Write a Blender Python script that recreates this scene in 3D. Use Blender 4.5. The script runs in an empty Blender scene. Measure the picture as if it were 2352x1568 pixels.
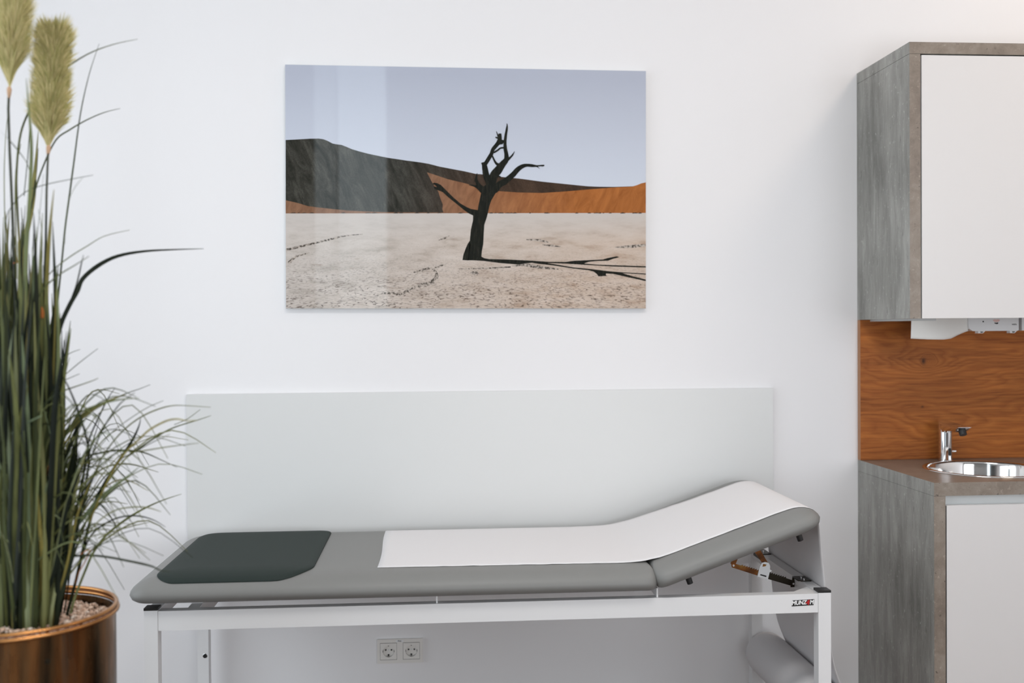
import bpy, bmesh, math, random
from mathutils import Vector, Matrix, noise
random.seed(7)
sc = bpy.context.scene
C = sc.collection
PI = math.pi

# ------------------------------------------------------------------ helpers
def link(name, me, mat=None, parent=None):
    o = bpy.data.objects.new(name, me); C.objects.link(o)
    if mat is not None:
        for m in (mat if isinstance(mat, (list, tuple)) else [mat]): me.materials.append(m)
    if parent is not None: o.parent = parent
    return o

def obj(name, bm, mat=None, parent=None, smooth=False, bevel=0, seg=2):
    if bevel:
        es = [e for e in bm.edges if len(e.link_faces) == 2 and e.calc_face_angle(0) > 0.5]
        bmesh.ops.bevel(bm, geom=es, offset=bevel, segments=seg, affect='EDGES', profile=0.5, clamp_overlap=True)
    bmesh.ops.recalc_face_normals(bm, faces=bm.faces)
    me = bpy.data.meshes.new(name); bm.to_mesh(me); bm.free()
    if smooth:
        for p in me.polygons: p.use_smooth = True
        if smooth == 'auto':
            try: me.set_sharp_from_angle(angle=math.radians(35))
            except Exception: pass
    return link(name, me, mat, parent)

def thing(name, label, cat, loc=(0, 0, 0), group=None):
    o = bpy.data.objects.new(name, None); C.objects.link(o)
    o.empty_display_size = .05
    o.location = loc; o['label'] = label; o['category'] = cat
    if group: o['group'] = group
    return o

def tag(o, label, cat, group=None):
    o['label'] = label; o['category'] = cat
    if group: o['group'] = group
    return o

def struct(o): o['kind'] = 'structure'; return o

def box(bm, x0, x1, y0, y1, z0, z1):
    vs = [bm.verts.new((x, y, z)) for x in (x0, x1) for y in (y0, y1) for z in (z0, z1)]
    for f in ((0, 1, 3, 2), (4, 6, 7, 5), (0, 4, 5, 1), (2, 3, 7, 6), (0, 2, 6, 4), (1, 5, 7, 3)):
        bm.faces.new([vs[i] for i in f])

def BX(*a):
    bm = bmesh.new(); box(bm, *a); return bm

def local(o, root):
    """keep world-space mesh under a moved root"""
    o.parent = root
    o.matrix_parent_inverse = Matrix.Translation(-root.location)
    return o

def cyl(bm, p0, p1, r0, r1=None, n=24, caps=True):
    r1 = r0 if r1 is None else r1
    p0, p1 = Vector(p0), Vector(p1); d = (p1 - p0).normalized()
    a = d.orthogonal().normalized(); b = d.cross(a)
    A = [bm.verts.new(p0 + r0 * (math.cos(2*PI*i/n) * a + math.sin(2*PI*i/n) * b)) for i in range(n)]
    B = [bm.verts.new(p1 + r1 * (math.cos(2*PI*i/n) * a + math.sin(2*PI*i/n) * b)) for i in range(n)]
    for i in range(n): bm.faces.new((A[i], A[(i+1) % n], B[(i+1) % n], B[i]))
    if caps: bm.faces.new(A[::-1]); bm.faces.new(B)

def lathe(bm, prof, cx, cy, n=64, close=False):
    rings = []
    for r, z in prof:
        rings.append([bm.verts.new((cx + r*math.cos(2*PI*i/n), cy + r*math.sin(2*PI*i/n), z)) for i in range(n)])
    m = len(rings)
    for k in range(m if close else m - 1):
        A, B = rings[k], rings[(k+1) % m]
        for i in range(n): bm.faces.new((A[i], A[(i+1) % n], B[(i+1) % n], B[i]))
    return rings

def prism(bm, pts, axis, a, b):
    """pts 2D polygon; axis 'y': pts=(x,z); 'z': pts=(x,y); 'x': pts=(y,z)"""
    def P(p, t):
        return {'y': (p[0], t, p[1]), 'z': (p[0], p[1], t), 'x': (t, p[0], p[1])}[axis]
    A = [bm.verts.new(P(p, a)) for p in pts]; B = [bm.verts.new(P(p, b)) for p in pts]
    n = len(pts)
    bm.faces.new(A); bm.faces.new(B[::-1])
    for i in range(n): bm.faces.new((A[i], B[i], B[(i+1) % n], A[(i+1) % n]))

# ------------------------------------------------------------------ materials
def sock(b, name, v):
    if name in b.inputs: b.inputs[name].default_value = v

def mat(name, col=(.8, .8, .8), rough=.5, metal=0, spec=.5, coat=0, coat_r=.03, emit=None, es=1):
    m = bpy.data.materials.new(name); m.use_nodes = True
    b = m.node_tree.nodes['Principled BSDF']
    sock(b, 'Base Color', (*col, 1)); sock(b, 'Roughness', rough); sock(b, 'Metallic', metal)
    sock(b, 'Specular IOR Level', spec); sock(b, 'Coat Weight', coat); sock(b, 'Coat Roughness', coat_r)
    if emit: sock(b, 'Emission Color', (*emit, 1)); sock(b, 'Emission Strength', es)
    return m

class NT:
    def __init__(s, m): s.m = m; s.t = m.node_tree; s.b = s.t.nodes['Principled BSDF']
    def n(s, typ, **kw):
        nd = s.t.nodes.new(typ)
        for k, v in kw.items():
            if k.startswith('i_'): nd.inputs[k[2:].replace('_', ' ')].default_value = v
            else: setattr(nd, k, v)
        return nd
    def l(s, a, b): s.t.links.new(a, b)
    def coord(s, kind='Object', scale=(1, 1, 1), rot=(0, 0, 0), loc=(0, 0, 0)):
        tc = s.n('ShaderNodeTexCoord'); mp = s.n('ShaderNodeMapping')
        mp.inputs['Scale'].default_value = scale; mp.inputs['Rotation'].default_value = rot; mp.inputs['Location'].default_value = loc
        s.l(tc.outputs[kind], mp.inputs['Vector']); return mp.outputs['Vector']
    def noise(s, vec, scale=5, detail=4, rough=.5, dist=0):
        t = s.n('ShaderNodeTexNoise'); t.inputs['Scale'].default_value = scale; t.inputs['Detail'].default_value = detail
        t.inputs['Roughness'].default_value = rough; t.inputs['Distortion'].default_value = dist
        s.l(vec, t.inputs['Vector']); return t.outputs['Fac']
    def ramp(s, fac, stops):
        r = s.n('ShaderNodeValToRGB'); e = r.color_ramp.elements
        while len(e) > len(stops): e.remove(e[-1])
        while len(e) < len(stops): e.new(.5)
        for k, (p, c) in enumerate(stops):
            e[k].position = p; e[k].color = (*c, 1) if len(c) == 3 else c
        s.l(fac, r.inputs['Fac']); return r.outputs['Color']
    def mix(s, fac, a, b, mode='MIX'):
        x = s.n('ShaderNodeMix', data_type='RGBA', blend_type=mode)
        if isinstance(fac, (int, float)): x.inputs[0].default_value = fac
        else: s.l(fac, x.inputs[0])
        for i, v in ((6, a), (7, b)):
            if isinstance(v, tuple): x.inputs[i].default_value = (*v, 1)
            else: s.l(v, x.inputs[i])
        return x.outputs[2]
    def math(s, op, a, b=None, clamp=False):
        x = s.n('ShaderNodeMath', operation=op); x.use_clamp = clamp
        for i, v in ((0, a), (1, b)):
            if v is None: continue
            if isinstance(v, (int, float)): x.inputs[i].default_value = v
            else: s.l(v, x.inputs[i])
        return x.outputs[0]
    def bump(s, h, strength=.2, dist=.002):
        b = s.n('ShaderNodeBump'); b.inputs['Strength'].default_value = strength; b.inputs['Distance'].default_value = dist
        s.l(h, b.inputs['Height']); s.l(b.outputs['Normal'], s.b.inputs['Normal'])
    def col(s, c): s.l(c, s.b.inputs['Base Color'])

M = {}
M['wall'] = mat('wall paint', (.805, .797, .808), .75, spec=.3)
t = NT(M['wall']); v = t.coord('Object'); t.bump(t.noise(v, 260, 3), .12, .0006)
M['ceiling'] = mat('ceiling paint', (.84, .84, .84), .8)
M['panel'] = mat('satin white board', (.68, .685, .68), .38)
M['white_frame'] = mat('white powder coated steel', (.77, .77, .775), .32)
M['door_white'] = mat('white lacquered front', (.70, .685, .68), .35)
M['channel'] = mat('pale grey handle channel', (.62, .64, .64), .45)
M['black'] = mat('black plastic', (.008, .008, .008), .45)
M['dark_gap'] = mat('dark gap', (.01, .01, .01), .8)
M['paper'] = mat('white crepe paper', (.73, .715, .72), .85, spec=.2)
t = NT(M['paper']); v = t.coord('Object', (1, 1, 1)); t.bump(t.noise(v, 420, 2), .18, .0006)
M['leather'] = mat('grey vinyl upholstery', (.212, .212, .204), .45, spec=.3)
t = NT(M['leather']); v = t.coord('Object')
t.bump(t.noise(v, 900, 2), .15, .0004)
M['pad'] = mat('dark green grey vinyl', (.030, .042, .038), .62, spec=.18)
t = NT(M['pad']); v = t.coord('Object'); t.col(t.mix(t.noise(v, 700, 2), (.016, .025, .022), (.030, .040, .036))); t.bump(t.noise(v, 900, 2), .25, .0004)
M['chrome'] = mat('polished chrome', (.86, .86, .87), .04, 1)
M['steel'] = mat('polished stainless steel', (.80, .79, .775), .09, 1)
M['zinc'] = mat('yellow passivated steel', (.20, .085, .03), .32, 1)
t = NT(M['zinc']); v = t.coord('Object'); t.col(t.ramp(t.noise(v, 22, 3), [(.3, (.03, .022, .016)), (.5, (.22, .085, .03)), (.68, (.42, .26, .07)), (.8, (.2, .06, .03))]))
M['dark_steel'] = mat('dark oiled steel', (.03, .024, .016), .35, .8)
M['silver'] = mat('bright screw steel', (.8, .8, .8), .25, 1)
M['plastic'] = mat('white plastic', (.76, .77, .78), .28)
M['socket'] = mat('white socket plastic', (.76, .74, .71), .35)
M['hole'] = mat('socket hole', (.004, .004, .004), .6)
M['towel'] = mat('paper towel', (.86, .85, .82), .9, spec=.1)
t = NT(M['towel']); v = t.coord('Object'); t.bump(t.noise(v, 500, 2), .4, .0006)

def concrete(name, base, lo, hi, streak):
    m = mat(name, base, .42, spec=.5); t = NT(m)
    v = t.coord('Object', streak); w = t.coord('Object')
    a = t.noise(v, 8, 9, .72, .3); b = t.noise(w, 2.3, 3, .5); c = t.noise(v, 30, 5, .7)
    f = t.math('ADD', t.math('MULTIPLY', a, .6), t.math('MULTIPLY', b, .4))
    cc = t.ramp(f, [(.36, lo), (.5, base), (.64, hi)])
    pit = t.ramp(c, [(.30, (0, 0, 0)), (.37, (1, 1, 1))])
    fl = t.ramp(t.noise(w, 75, 5, .7), [(.60, (0, 0, 0)), (.72, (1, 1, 1))])
    cc = t.mix(pit, tuple(x*.52 for x in lo), cc)
    cc = t.mix(t.math('MULTIPLY', fl, .5), cc, tuple(min(1, x*1.7) for x in hi))
    t.col(cc); return m
M['concrete'] = concrete('concrete look laminate with painted sheen', (.240, .238, .218), (.135, .134, .120), (.36, .36, .335), (3.2, 3.2, .55))  # greyer than the front edges: cool window sheen put into the colour
M['concrete_front'] = concrete('concrete look front without sheen', (.225, .185, .150), (.165, .13, .104), (.29, .25, .21), (2.5, 2.5, 2.5))  # same laminate on the front edges, without the painted cool sheen

# oak
m = mat('oak veneer', (.3, .12, .04), .5, spec=.25); M['oak'] = m; t = NT(m)
v = t.coord('Object', (1.0, 1, 3.4)); f1 = t.noise(v, 2.1, 3, .5, .5)
tc = t.n('ShaderNodeTexCoord'); sp = t.n('ShaderNodeSeparateXYZ'); t.l(tc.outputs['Object'], sp.inputs[0])
def knot(px, pz, sx, sz, amp):
    dx = t.math('DIVIDE', t.math('SUBTRACT', sp.outputs['X'], px), sx); dz = t.math('DIVIDE', t.math('SUBTRACT', sp.outputs['Z'], pz), sz)
    r2 = t.math('ADD', t.math('MULTIPLY', dx, dx), t.math('MULTIPLY', dz, dz))
    return t.math('MULTIPLY', t.math('POWER', 2.718, t.math('MULTIPLY', r2, -1)), amp)
k1 = knot(1.675, 1.262, .10, .05, .22); k2 = knot(1.70, 1.262, .018, .018, .35)
field = t.math('ADD', t.math('ADD', t.math('MULTIPLY', f1, .62), t.math('MULTIPLY', sp.outputs['Z'], 2.0)), t.math('ADD', k1, k2))
ring = t.math('FRACT', t.math('MULTIPLY', field, 17.0))
rc = t.ramp(ring, [(0, (.32, .095, .018)), (.22, (.36, .110, .021)), (.6, (.43, .142, .029)), (.9, (.38, .118, .023)), (1, (.32, .095, .018))])
fib = t.noise(t.coord('Object', (4, 5, 120)), 1.6, 6, .75)
fc = t.ramp(fib, [(.3, (.55, .5, .46)), (.5, (.95, .95, .95)), (.7, (1.18, 1.18, 1.18))])
big = t.ramp(t.noise(t.coord('Object', (.8, 1, 5)), 1.7, 3), [(.3, (.62, .58, .55)), (.65, (1.12, 1.12, 1.12))])
cc = t.mix(1.0, t.mix(1.0, rc, fc, 'MULTIPLY'), big, 'MULTIPLY')
kd = t.math('ADD', knot(1.682, 1.262, .008, .011, .9), knot(1.678, 1.105, .005, .004, .7), True)
cc = t.mix(kd, cc, (.03, .014, .008))
t.col(cc); t.bump(fib, .1, .0004)
M['oak_edge'] = mat('oak edge band', (.34, .16, .07), .45)

m = mat('warm floor boards', (.1, .07, .05), .45); M['floor'] = m; t = NT(m)
br = t.n('ShaderNodeTexBrick'); t.l(t.coord('Object', (1, 1, 1)), br.inputs['Vector'])
br.inputs['Color1'].default_value = (.14, .08, .050, 1); br.inputs['Color2'].default_value = (.12, .068, .042, 1); br.inputs['Mortar'].default_value = (.04, .03, .02, 1)
br.inputs['Scale'].default_value = 1; br.inputs['Brick Width'].default_value = 1.2; br.inputs['Row Height'].default_value = .18; br.inputs['Mortar Size'].default_value = .002
t.col(br.outputs['Color'])

# plant + pot
def leafmat(name, stops, rough=.45):
    m = mat(name, stops[0][1], rough, spec=.18); t = NT(m)
    g = t.n('ShaderNodeNewGeometry'); c = t.ramp(g.outputs['Random Per Island'], stops)
    n = t.noise(t.coord('Object', (30, 30, 1.5)), 3, 3)
    t.col(t.mix(1.0, c, t.ramp(n, [(.3, (.7, .7, .7)), (.7, (1.15, 1.15, 1.15))]), 'MULTIPLY')); return m
M['leaf'] = leafmat('grass blade green', [(0, (.010, .014, .005)), (.25, (.05, .062, .020)), (.5, (.12, .125, .035)), (.72, (.15, .175, .075)), (.86, (.25, .21, .055)), (1, (.20, .23, .12))], .55)
M['leaf_fine'] = leafmat('fine grass blade green', [(0, (.025, .036, .014)), (.5, (.075, .090, .034)), (1, (.16, .165, .055))], .55)
M['leaf_sage'] = leafmat('sage grass blade', [(0, (.17, .22, .12)), (1, (.21, .24, .13))])
M['leaf_dark'] = leafmat('dark grass blade', [(0, (.004, .007, .003)), (1, (.014, .02, .008))], .55)
M['leaf_dead'] = leafmat('dry orange blade', [(0, (.45, .14, .03)), (1, (.33, .12, .04))])
M['stem'] = mat('plume stem', (.030, .034, .014), .5)
m = mat('plume hair', (.34, .33, .14), .8, spec=.1); M['plume'] = m; t = NT(m)
g = t.n('ShaderNodeNewGeometry'); t.col(t.ramp(g.outputs['Random Per Island'], [(0, (.34, .33, .11)), (.5, (.56, .50, .23)), (1, (.80, .68, .38))]))
sock(t.b, 'Transmission Weight', 0)
M['bract'] = mat('pinkish plume base', (.50, .32, .20), .6)
m = mat('aged brass with painted reflections', (.36, .20, .085), .28, 1); M['brass'] = m; t = NT(m)
a = t.noise(t.coord('Object', (9, 9, 1.2)), 1.3, 4, .6, .4)
t.col(t.ramp(a, [(.32, (.03, .026, .020)), (.44, (.12, .078, .040)), (.55, (.27, .13, .050)), (.66, (.12, .12, .10))]))  # aged brown tones; the grey patches paint in a room reflection
rr = t.ramp(t.noise(t.coord('Object', (20, 20, 3)), 2, 4), [(.3, (.18, .18, .18)), (.7, (.42, .42, .42))]); t.l(rr, t.b.inputs['Roughness'])
M['brass_rim'] = mat('orange brass rim', (.46, .22, .08), .25, 1)
m = mat('pink gravel', (.62, .44, .34), .8); M['gravel'] = m; t = NT(m)
g = t.n('ShaderNodeNewGeometry'); t.col(t.ramp(g.outputs['Random Per Island'], [(0, (.34, .21, .14)), (.3, (.72, .50, .37)), (.8, (.92, .70, .55)), (1, (.95, .84, .74))]))
M['soil'] = mat('dark potting fill', (.05, .035, .025), .9)

# ------------------------------------------------------------------ camera
F = 2352.4; YAW, PIT, ROL, D = .07553, -.01148, -.00666, 3.4376
cy, sy, cp, sp_, cr, sr = math.cos(YAW), math.sin(YAW), math.cos(PIT), math.sin(PIT), math.cos(ROL), math.sin(ROL)
fw = Vector((sy*cp, cy*cp, sp_)); r0 = Vector((cy, -sy, 0)); u0 = r0.cross(fw)
rt = cr*r0 + sr*u0; up = -sr*r0 + cr*u0
CP = Vector((0, -D, 1.38))
cam = bpy.data.cameras.new('camera'); co = bpy.data.objects.new('camera', cam); C.objects.link(co)
mw = Matrix((rt, up, -fw)).transposed().to_4x4(); mw.translation = CP; co.matrix_world = mw
cam.sensor_width = 36; cam.lens = F / 2352 * 36; cam.clip_start = .05
cam.dof.use_dof = True; cam.dof.focus_distance = 3.0; cam.dof.aperture_fstop = 1.6; cam.dof.aperture_blades = 9
sc.camera = co
def at(px, py, y):
    """point of the place seen at photo pixel (px, py) that lies in the vertical plane y"""
    d = fw + rt*((px-1176)/F) - up*((py-784)/F)
    return CP + d * ((y + D) / d.y)

# ------------------------------------------------------------------ room
XL, XR, YB, H = -2.3, 3.4, -4.2, 3.4
struct(obj('floor', BX(XL-.1, XR+.1, YB-.1, .1, -.1, 0), M['floor']))
struct(obj('ceiling', BX(XL-.1, XR+.1, YB-.1, .1, H, H+.1), M['ceiling']))
struct(obj('wall_back', BX(XL-.1, XR+.1, 0, .1, 0, H), M['wall']))
struct(obj('wall_right', BX(XR, XR+.1, YB-.1, 0, 0, H), M['wall']))
bm = bmesh.new(); WL = (-3.3, -.55, .05, 2.95)      # left window y0 y1 z0 z1
box(bm, XL-.1, XL, YB-.1, WL[0], 0, H); box(bm, XL-.1, XL, WL[1], 0, 0, H)
box(bm, XL-.1, XL, WL[0], WL[1], 0, WL[2]); box(bm, XL-.1, XL, WL[0], WL[1], WL[3], H)
struct(obj('wall_left', bm, M['wall']))
WF = [(-.87, -.33, 0.02, 3.38), (1.75, 3.2, .85, 2.75)]
bm = bmesh.new()
LW = (-.25, 1.55, .70, 1.46)                       # added low window band for frontal fill, unseen behind the camera
xs = [XL-.1, -.87, -.33, 1.75, 3.2, XR+.1]
box(bm, xs[0], xs[1], YB-.1, YB, 0, H); box(bm, xs[2], LW[0], YB-.1, YB, 0, H); box(bm, LW[1], xs[3], YB-.1, YB, 0, H); box(bm, LW[0], LW[1], YB-.1, YB, 0, LW[2]); box(bm, LW[0], LW[1], YB-.1, YB, LW[3], H); box(bm, xs[4], xs[5], YB-.1, YB, 0, H)
box(bm, 1.75, 3.2, YB-.1, YB, 0, .85); box(bm, 1.75, 3.2, YB-.1, YB, 2.75, H); box(bm, -.87, -.33, YB-.1, YB, 0, .02); box(bm, -.87, -.33, YB-.1, YB, 3.38, H)
M['wall_shade'] = mat('wall paint darkened as shade', (.22, .22, .22), .8, spec=.2)  # shade on the camera-side wall put into its colour, keeps reflections dark
struct(obj('wall_front', bm, M['wall_shade']))
M['sky1'] = mat('daylit frosted pane', (0, 0, 0), .5, emit=(.80, .93, 1.0), es=5.2)
M['sky2'] = mat('daylit curtain pane', (0, 0, 0), .5, emit=(.80, .93, 1.0), es=3.2)
M['sky3'] = mat('daylight sky beyond window', (0, 0, 0), .5, emit=(.86, .94, 1.0), es=4.2)
w = struct(obj('window_1', BX(-.70, -.33, YB-.06, YB-.05, .02, 3.38), M['sky1']))
bm = bmesh.new(); box(bm, -.87, -.71, YB-.06, YB-.05, .02, 3.38); obj('pane', bm, M['sky2'], w)
obj('window_frame', BX(-.345, -.325, YB-.07, YB+.01, .02, 3.38), M['white_frame'], w)
w = struct(obj('window_2', BX(XL-.09, XL-.08, WL[0], WL[1], WL[2], WL[3]), M['sky3']))
bm = bmesh.new()
for y in (WL[0], -2.4, -1.5, WL[1]-.05): box(bm, XL-.08, XL-.02, y, y+.05, WL[2], WL[3])
for z in (WL[2], WL[3]-.05): box(bm, XL-.08, XL-.02, WL[0], WL[1], z, z+.05)
obj('window_frame', bm, M['white_frame'], w)
w = struct(obj('added_window_3', BX(1.75, 3.2, YB-.09, YB-.08, .85, 2.75), M['sky3']))  # added unseen window, gives soft frontal fill from the right
bm = bmesh.new()
for x in (1.75, 2.45, 3.15): box(bm, x, x+.05, YB-.08, YB-.02, .85, 2.75)
for z in (.85, 2.70): box(bm, 1.75, 3.2, YB-.08, YB-.02, z, z+.05)
obj('window_frame', bm, M['white_frame'], w)
w = struct(obj('added_window_4', BX(LW[0], LW[1], YB-.09, YB-.08, LW[2], LW[3]), M['sky3']))  # added unseen window, placed below the picture's reflection to fill from the front
bm = bmesh.new()
for x in (LW[0], .62, LW[1]-.05): box(bm, x, x+.05, YB-.08, YB-.02, LW[2], LW[3])
for z in (LW[2], LW[3]-.05): box(bm, LW[0], LW[1], YB-.08, YB-.02, z, z+.05)
obj('window_frame', bm, M['white_frame'], w)
M['reflect_dark'] = mat('dark panel for reflection', (.03, .028, .025), .5)
struct(obj('added_dark_panel', BX(-1.85, -.89, YB, YB+.04, 0.005, 2.9), M['reflect_dark']))  # added unseen dark panel, gives the picture glass a dark reflection

def area(name, loc, rot, sx, sy_, power, col, spread=180):
    L = bpy.data.lights.new(name, 'AREA'); L.shape = 'RECTANGLE'; L.size = sx; L.size_y = sy_; L.energy = power; L.color = col; L.spread = math.radians(spread)
    o = bpy.data.objects.new(name, L); C.objects.link(o); o.location = loc; o.rotation_euler = rot; return o
area('window_daylight', (XL-.01, (WL[0]+WL[1])/2, (WL[2]+WL[3])/2), (0, -PI/2, 0), WL[3]-WL[2], WL[1]-WL[0], 42, (.84, .92, 1))
area('rear_fill_light', (2.475, YB+.01, 1.8), (PI/2, 0, 0), 1.4, 1.85, 42, (.97, .97, 1))  # fill light of the added right rear window
area('low_fill_light', ((LW[0]+LW[1])/2, YB+.01, (LW[2]+LW[3])/2), (PI/2, 0, 0), LW[1]-LW[0]-.05, LW[3]-LW[2]-.05, 50, (.97, .98, 1))  # fill light of the added low window
# ceiling lights (above and behind the camera's view)
M['lamp'] = mat('lit lamp diffuser', (.9, .9, .9), .5, emit=(1, .97, .93), es=5.5)
M['lamp_warm'] = mat('lit warm lamp diffuser', (.9, .9, .9), .5, emit=(1, .80, .60), es=9)
def ceiling_light(x, y, sx, sy_, mt, label, power, col):
    t_ = thing('ceiling_light', label, 'ceiling light', (x, y, H))
    o = obj('frame', BX(-sx/2-.02, sx/2+.02, -sy_/2-.02, sy_/2+.02, -.03, -.001), M['white_frame'], t_)
    o = obj('diffuser', BX(-sx/2, sx/2, -sy_/2, sy_/2, -.034, -.0301), mt, t_)
    area('ceiling_glow', (x, y, H-.04), (0, 0, 0), sx, sy_, power, col)
ceiling_light(.2, -2.3, 1.2, .6, M['lamp'], 'large ceiling panel lamp above the room centre', 64, (1, .97, .94))
ceiling_light(2.35, -1.0, .5, .5, M['lamp_warm'], 'small warm ceiling panel lamp above the sink cabinet', 20, (1, .80, .64))

wd = bpy.data.worlds.new('world'); sc.world = wd; wd.use_nodes = True
wd.node_tree.nodes['Background'].inputs['Color'].default_value = (.75, .85, 1, 1)
wd.node_tree.nodes['Background'].inputs['Strength'].default_value = .6

# ------------------------------------------------------------------ wall board
bm = BX(-.812, 1.153, -.016, -.001, .70, 1.1747)
o = obj('wall_protection_board', bm, M['panel'], bevel=.0012, seg=2, smooth='auto')
tag(o, 'long pale grey protection board fixed to the wall behind the couch', 'board')

# ------------------------------------------------------------------ picture
pc = thing('wall_picture', 'glossy unframed desert photo print with a dead tree, hanging above the couch', 'picture', (.1155, 0, 1.852))
pc.rotation_euler = (0, .00535, 0)
M['acryl'] = mat('acrylic edge', (.62, .68, .68), .15)
obj('backing', BX(-.6, .6, -.0165, -.003, -.4, .4), M['acryl'], pc, bevel=.0008)
def pmat(name, build):
    m = mat(name, (.5, .5, .5), .5, spec=0, coat=1, coat_r=.0); t = NT(m); sock(t.b, 'Coat IOR', 1.5)
    c = build(t); t.col(c); return m
def sky_(t):
    tc = t.n('ShaderNodeTexCoord'); s = t.n('ShaderNodeSeparateXYZ'); t.l(tc.outputs['Object'], s.inputs[0])
    f = t.math('ADD', t.math('MULTIPLY', s.outputs['Z'], 2.0), .25, True)
    return t.ramp(f, [(0, (.66, .71, .79)), (.45, (.57, .61, .70)), (1, (.45, .48, .57))])
def slant(t, ang, scale):
    mp = t.n('ShaderNodeMapping'); mp.inputs['Scale'].default_value = scale
    t.l(t.coord('Object', (1, 1, 1), rot=(0, ang, 0)), mp.inputs['Vector']); return mp.outputs['Vector']
def dune(t):
    n = t.noise(slant(t, .38, (8, 8, 2.2)), 4, 8, .7, .8); x = t.coord('Object'); n2 = t.noise(x, 300, 2)
    tc = t.n('ShaderNodeTexCoord'); s = t.n('ShaderNodeSeparateXYZ'); t.l(tc.outputs['Object'], s.inputs[0])
    c = t.ramp(n, [(.32, (.016, .017, .013)), (.5, (.044, .043, .036)), (.66, (.080, .078, .066))])
    c2 = t.ramp(n, [(.3, (.035, .022, .015)), (.7, (.075, .046, .030))])
    c = t.mix(t.math('ADD', t.math('MULTIPLY', s.outputs['X'], 3.4), .75, True), c, c2)
    return t.mix(.5, c, t.mix(1, c, t.ramp(n2, [(.3, (.6, .6, .6)), (.7, (1.3, 1.3, 1.3))]), 'MULTIPLY'))
def orange(t):
    n = t.noise(slant(t, -.35, (8, 8, 2.6)), 5, 7, .68, .7)
    tc = t.n('ShaderNodeTexCoord'); s = t.n('ShaderNodeSeparateXYZ'); t.l(tc.outputs['Object'], s.inputs[0])
    a = t.ramp(n, [(.3, (.17, .085, .050)), (.7, (.30, .165, .10))]); b = t.ramp(n, [(.3, (.26, .085, .022)), (.7, (.46, .165, .045))])
    return t.mix(t.math('ADD', t.math('MULTIPLY', s.outputs['X'], 2.0), .25, True), a, b)
def ground(t):
    tc = t.n('ShaderNodeTexCoord'); s = t.n('ShaderNodeSeparateXYZ'); t.l(tc.outputs['Object'], s.inputs[0])
    # perspective mapping: horizon at z = -.082
    dz = t.math('MAXIMUM', t.math('SUBTRACT', -.070, s.outputs['Z']), .004)
    v = t.math('DIVIDE', .31, dz); u = t.math('DIVIDE', t.math('MULTIPLY', s.outputs['X'], .31), dz)
    cb = t.n('ShaderNodeCombineXYZ'); t.l(u, cb.inputs[0]); t.l(t.math('MULTIPLY', v, 1.25), cb.inputs[1])
    nz = t.n('ShaderNodeTexNoise'); nz.inputs['Scale'].default_value = 14; t.l(cb.outputs[0], nz.inputs['Vector'])
    vm = t.n('ShaderNodeVectorMath', operation='MULTIPLY_ADD'); t.l(nz.outputs['Color'], vm.inputs[0]); vm.inputs[1].default_value = (.05, .05, 0); t.l(cb.outputs[0], vm.inputs[2])
    vo = t.n('ShaderNodeTexVoronoi', feature='DISTANCE_TO_EDGE'); vo.inputs['Scale'].default_value = 44; t.l(vm.outputs[0], vo.inputs['Vector'])
    crack = t.ramp(vo.outputs['Distance'], [(0, (1, 1, 1)), (.05, (.7, .7, .7)), (.12, (0, 0, 0))])
    near = t.math('MULTIPLY', t.math('SUBTRACT', dz, .10), 6.0, True)
    mask = t.ramp(t.noise(cb.outputs[0], 7, 3), [(.36, (.3, .3, .3)), (.52, (1, 1, 1))])
    brk = t.ramp(t.noise(cb.outputs[0], 55, 2), [(.46, (.12, .12, .12)), (.58, (1, 1, 1))])
    crack = t.math('MULTIPLY', t.math('MULTIPLY', t.math('MULTIPLY', crack, near), mask), brk)
    w = t.coord('Object', (1, 1, 4))
    base = t.ramp(t.noise(w, 9, 8, .7), [(.30, (.42, .38, .34)), (.48, (.55, .50, .46)), (.7, (.63, .58, .54))])
    tan = t.ramp(t.noise(w, 9, 8, .7), [(.30, (.42, .30, .22)), (.48, (.57, .46, .38)), (.7, (.64, .54, .47))])
    tx = t.math('ADD', t.math('MULTIPLY', s.outputs['X'], 1.1), t.math('ADD', t.math('MULTIPLY', dz, 1.4), .25), True)  # greyer to the left: haze of the window reflection put into the print colour
    c = t.mix(tx, base, tan)
    far = t.math('SUBTRACT', 1, t.math('MULTIPLY', dz, 9.0), True)
    c = t.mix(far, c, (.57, .53, .50))
    sp2 = t.ramp(t.noise(t.coord('Object', (1, 1, 2.6)), 110, 4, .7), [(.60, (0, 0, 0)), (.70, (1, 1, 1))])
    c = t.mix(t.math('MULTIPLY', sp2, t.math('SUBTRACT', .55, far, True)), c, (.16, .12, .09))
    st = t.ramp(t.noise(t.coord('Object', (2.2, 1, 16)), 3.1, 7, .72, .6), [(.60, (0, 0, 0)), (.72, (1, 1, 1))])
    c = t.mix(t.math('MULTIPLY', st, t.math('SUBTRACT', .6, far, True)), c, (.22, .14, .085))
    return t.mix(crack, c, (.055, .036, .026))
PM = [pmat('print sky', sky_), pmat('print shaded dune', dune), pmat('print orange dune', orange), pmat('print clay pan', ground),
      pmat('print tree', lambda t: t.ramp(t.noise(t.coord('Object', (30, 30, 6)), 5, 4), [(.35, (.006, .008, .006)), (.75, (.022, .022, .016))])),
      pmat('print marks', lambda t: t.ramp(t.noise(t.coord('Object'), 120, 4, .7), [(.44, (.07, .06, .05)), (.54, (.48, .42, .37))])),
      pmat('print stones', lambda t: t.ramp(t.noise(t.coord('Object'), 40, 4), [(.3, (.03, .025, .02)), (.7, (.08, .06, .045))]))]
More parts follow.
